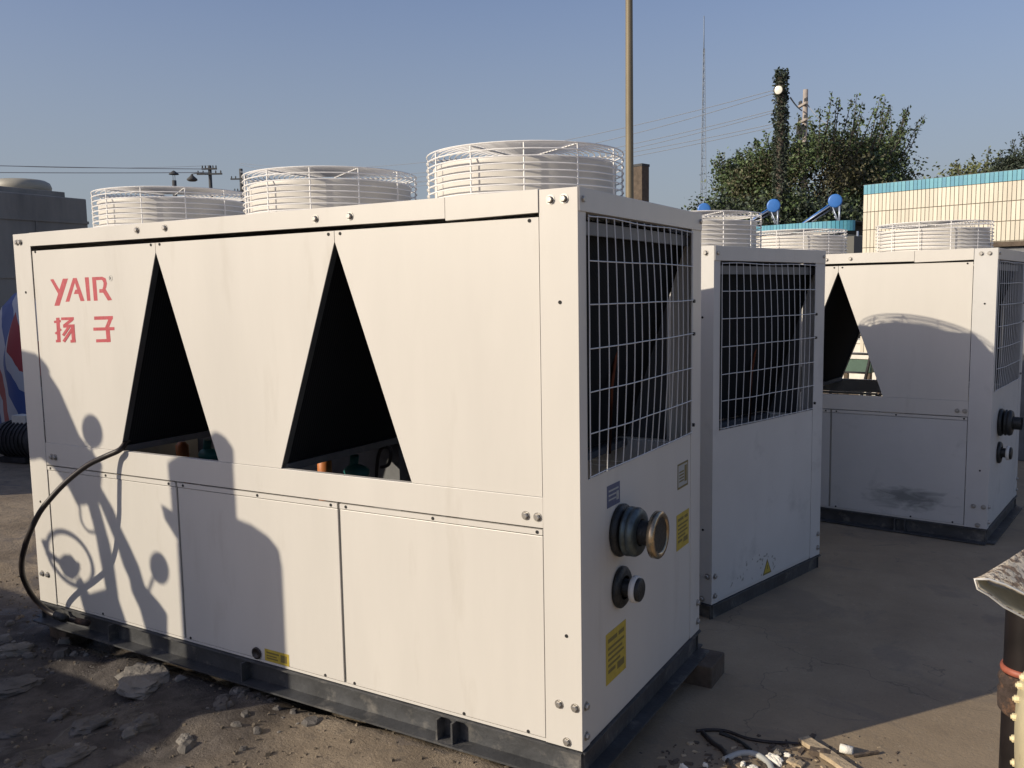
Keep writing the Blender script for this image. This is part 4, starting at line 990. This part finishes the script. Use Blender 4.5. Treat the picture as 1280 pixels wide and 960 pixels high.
for x in (2.5, 3.0): MB().tube([(x, .5, 0), (x, .5, LH-.3)], .03, 6).build('porch_post', M['alu'], lb_)
MB().box((2.2, .45, LH-.95), (3.1, .5, LH-.88)).build('porch_rail', M['scrapwhite'], lb_)

def solar(px, py, d_, label):
    p_ = at(px, py, d_); roof = GZ+LH
    t = thing('solar_water_heater', label, 'solar heater', (p_.x, p_.y, roof), math.atan2(CAM.x-p_.x, p_.y-CAM.y), 'solar water heaters on the low roof'); h = p_.z-roof; r_ = .20
    # tank seen on its round end; tubes slope down to the left
    MB().lathe([(0, -.02), (r_*.8, -.018), (r_*.96, -.01), (r_, .006), (r_, .06)], (0, 0, h), (0, 1, 0), 28).build('tank_end', M['blue'], t)
    MB().lathe([(r_*.97, .06), (r_*.97, 1.5), (0, 1.55)], (0, 0, h), (0, 1, 0), 28).build('tank', M['alu'], t)
    for y in (.02, 1.4):
        MB().tube([(.12, y, h-.14), (.13, y, 0)], .028, 6).build('frame_leg', M['alu'], t); MB().tube([(-.07, y, h-.17), (.13, y, 0)], .018, 6).build('frame_brace', M['alu'], t)
        MB().tube([(-.13, y, h-.14), (-.95, y, .02)], .022, 6).build('frame_rail', M['alu'], t)
    for k in range(9): MB().tube([(-.14, .12+.15*k, h-.08), (-.93, .12+.15*k, .06)], .03, 6).build('vacuum_tube', M['blue'] if k == 0 else M['darkmach'], t)
    return t
solar(967, 257, 26.2, 'solar water heater with a round blue tank end, middle one on the low roof')
solar(1044, 251, 25.6, 'solar water heater with a round blue tank end, nearest the tiled building')
solar(880, 262, 26.6, 'solar water heater, only its blue tank top showing over the fan')

# ------------------------------------------------------------------ scrap behind the far chiller
q = at(1262, 318, 8.6)
t = thing('grey_cabinet', 'plain grey sheet metal cabinet top behind the far chiller at the right edge', 'cabinet', (q.x, q.y, GZ), -.13)
hh = at(1262, 307, 8.6).z-GZ
bevel(MB().box((-.35, .25, 0), (1.6, 1.3, hh)).build('cabinet_body', M['inside'], t), .01); MB().box((-.40, .2, hh+.001), (1.65, 1.35, hh+.05)).build('cabinet_lid', M['wood'], t)
q = gp(1078, 470); 
def scrap(px, py, d_, w_, h_, dep_, m, name, label, cat, lid=None, z0=0):
    p_ = at(px, py, d_); t = thing(name, label, cat, (p_.x, p_.y, GZ), -.2)
    bevel(MB().box((-w_/2, -dep_/2, z0), (w_/2, dep_/2, z0+h_)).build('scrap_body', m, t), .01)
    MB().box((-w_/2-.02, -dep_/2-.02, z0+h_+.001), (w_/2+.02, dep_/2+.02, z0+h_+.06)).build('scrap_lid', lid or m, t)
    for (x, y) in ((-1, -1), (1, -1), (-1, 1), (1, 1)): MB().box((x*w_*.42-.03, y*dep_*.4-.03, 0 if z0 else -.05), (x*w_*.42+.03, y*dep_*.4+.03, z0-.001 if z0 else 0)).build('scrap_foot', M['wood'], t)
    return t
scrap(1072, 468, 13, .58, .20, .5, M['green'], 'scrap_unit', 'small green and white unit seen through the far chiller opening', 'scrap unit', M['scrapwhite'], .56)
scrap(1082, 440, 15, .6, .85, .5, M['scrapwhite'], 'scrap_unit', 'white scrap unit behind the green one through the far opening', 'scrap unit')
scrap(1100, 470, 14.2, .5, .5, .5, M['scrapwhite'], 'scrap_unit', 'white scrap unit right of the green one through the far opening', 'scrap unit', M['inside'])
pq = at(1066, 470, 12.2)
t = thing('steel_trestle', 'dark leaning steel trestle seen through the far chiller opening', 'trestle', (pq.x, pq.y, GZ), -.2)
for x in (-.22, .22): MB().tube([(x-.15, 0, 0), (x+.16, .1, 1.75)], .022, 6).build('trestle_leg', M['darkmach'], t)
for k in range(6): MB().tube([(-.22-.15+.31*(.2+.15*k), .1*(.2+.15*k), 1.75*(.2+.15*k)), (.22-.15+.31*(.2+.15*k), .1*(.2+.15*k), 1.75*(.2+.15*k))], .016, 6).build('rung', M['darkmach'], t)
scrap(1300, 525, 9.5, .9, .35, .6, M['pink'], 'scrap_unit', 'rust red scrap unit behind the far chiller at the right edge', 'scrap unit', M['scrapwhite'], .25)
for i, (py, l_) in enumerate(((470, 'upper white pipe lying in a rack at the right edge'), (495, 'lower white pipe lying in a rack at the right edge'))):
    a, b_ = at(1262, py, 9.6), at(1420, py+12, 10.0); tag(MB().tube([a, b_], .04, 10).build('scrap_pipe', M['scrapwhite']), l_, 'pipe', 'white pipes in a rack')
pa = at(1285, 430, 9.4); tag(MB().lathe([(.0, 0), (.12, 0), (.13, .03), (.13, 1.2), (0, 1.2)], (pa.x, pa.y, pa.z-1.0), n=18).build('red_cylinder', M['pink']), 'rust red standing cylinder behind the far chiller', 'cylinder')

# ------------------------------------------------------------------ made-up container stack out of the picture, added to shade the machines at the left
kt = thing('shade_container', 'added unseen container stack that shades the machines at the left edge', 'container', (-9.1, 1.0, GZ))
for z in (0, 1.9):
    bevel(MB().box((-6, -2.3, z+.02), (0, 0, z+1.88)).build('shade_container_box', M['pink'], kt), .02)
    for k in range(24): MB().box((-5.9+.25*k, .001, z+.15), (-5.78+.25*k, .03, z+1.75)).build('corrugation', M['pink'], kt)

# ------------------------------------------------------------------ tractor standing left of the camera: it throws the shadow on the front chiller
TD = 2.55
def K(x, z, t=TD): return (x-.5490*t, z+.3907*t)       # sheet point -> the plane y = -.739 t up the sun ray
tr = thing('tractor', 'blue open farm tractor with mirrors and a steering wheel parked left of the photographer', 'tractor', (0, 0, 0))
YT = -.739*TD
def Q(pts, dx=0, dy=560, k=4.0):
    out = []
    for cx, cy in pts:
        q = onplane(dx+cx/k, dy+cy/k, 0.0); out.append((q.x, q.z))
    return out
def plate(name, pts, dep_, m): 
    t1 = TD+dep_/.739; n_ = len(pts); A_ = [K(*p_) for p_ in pts]; B_ = [K(*p_, t1) for p_ in pts]
    vs_ = [(x, YT, z) for x, z in A_]+[(x, YT-dep_, z) for x, z in B_]
    return MB().add(vs_, [tuple(range(n_)), tuple(range(2*n_-1, n_-1, -1))]+[(i, n_+i, n_+(i+1) % n_, (i+1) % n_) for i in range(n_)]).build(name, m, tr)
bevel(plate('hood', [(-2.10, .0), (-2.10, .48), (-1.98, .60), (-1.72, .64), (-1.60, .62), (-1.50, .58), (-1.44, .53), (-1.425, .45), (-1.425, -.45), (-2.10, -.45)], .45, M['truckblue']), .01)
bevel(plate('air_cleaner', [(-2.12, .50), (-2.13, .85), (-1.80, 1.02), (-1.74, 1.00), (-1.69, .95), (-1.69, .45)], .34, M['truckblue']), .01)
plate('air_cleaner_bracket', [(-2.20, .645), (-2.05, .60), (-2.09, .48), (-2.18, .575)], .03, M['iron'])
bevel(plate('seat_back', [(-3.60, 1.30), (-3.30, 1.36), (-3.11, 1.335), (-3.035, 1.28), (-3.01, 1.25), (-3.02, 1.235), (-2.945, 1.16), (-2.93, 1.14), (-2.80, .93), (-2.71, .86), (-2.62, .80), *Q([(500, 190), (505, 215), (490, 290), (430, 282), (384, 290), (342, 205), (265, 100), (205, 52), (160, 62)]), (-3.6, .80)], .16, M['rubber']), .006)
def bar(name, a, b_, r_, m, dy=0.0):
    (x0, z0), (x1, z1) = K(*a), K(*b_); MB().tube([(x0, YT-.02-dy, z0), (x1, YT-.02-dy, z1)], r_, 10).build(name, m, tr)
plate('frame_post', Q([(428, 262), (492, 290), (545, 480), (562, 560), (590, 760), (630, 880), (655, 1100), (440, 1100), (420, 830), (372, 660), (398, 640), (440, 727), (523, 702), (490, 530), (470, 420)]), .07, M['truckblue'])
plate('frame_post', Q([(488, 262), (505, 205), (560, 300), (600, 400), (640, 480), (690, 590), (720, 690), (790, 770), (832, 830), (835, 1100), (760, 1100), (718, 890), (692, 800), (652, 715), (640, 650), (612, 590), (577, 480), (515, 330)]), .07, M['truckblue'])
q_ = onplane(84, 695, 0.0); cxw, czw = K(q_.x, q_.z); pts = []
for k in range(40):
    a = 2*PI*k/40; pts.append((cxw+.185*math.cos(a), YT-.02+.05*math.sin(a), czw+.112*math.sin(a)))
MB().tube(pts, .0135, 8, True).build('steering_wheel', M['rubber'], tr)
plate('steering_hub', Q([(290, 550), (315, 530), (350, 532), (375, 565), (392, 570), (398, 600), (385, 640), (360, 660), (320, 640), (292, 590)]), .05, M['iron'])
plate('wheel_spoke', Q([(232, 500), (300, 560), (300, 590), (225, 530)]), .01, M['iron'])
plate('wheel_knob', Q([(205, 458), (225, 455), (248, 490), (245, 520), (222, 510)]), .015, M['rubber'])
def mirror(cx, cz, w_, h_, a0, a1):
    x, z = K(cx, cz); MB().ell((x, YT-.03, z), (w_, .03, h_), 16, 10).build('side_mirror', M['iron'], tr); bar('mirror_arm', a0, a1, .009, M['iron'])
mirror(-2.715, .975, .082, .085, (-2.72, .90), (-2.68, .72)); mirror(-2.262, .345, .068, .078, (-2.30, .29), (-2.37, .17))
hk = [K(*q) for q in Q([(384, 280), (392, 350), (418, 395), (448, 408), (470, 395)])]; MB().tube(bez([(p_[0], YT-.02, p_[1]) for p_ in hk], 24), .008, 6).build('fuel_line', M['rubber'], tr)
# low chassis, wheels and fenders that shade the ground
xb0 = -2.10-.549*TD-3.4; xb1 = -1.46-.549*TD
bevel(MB().box((xb0, YT-1.35, .15), (xb1, YT-.06, .72)).build('chassis', M['truckblue'], tr), .03)
bevel(MB().box((xb0, YT-1.3, .73), (xb0+2.3, YT-.1, 1.04)).build('load_bed', M['truckblue'], tr), .02)
for x in (xb0+.6, xb1-.5):
    for y in (YT-.30, YT-1.32):
        wl = MB().lathe([(.22, 0), (.40, .01), (.42, .05), (.42, .19), (.40, .23), (.22, .24)], (x, y, GZ+.42), (0, 1, 0), 32, True, True).build('wheel', M['rubber'], tr)
        MB().lathe([(.22, .06), (.20, .04), (.08, .05), (0, .05)], (x, y, GZ+.42), (0, 1, 0), 24).build('rim', M['scrapwhite'], wl)
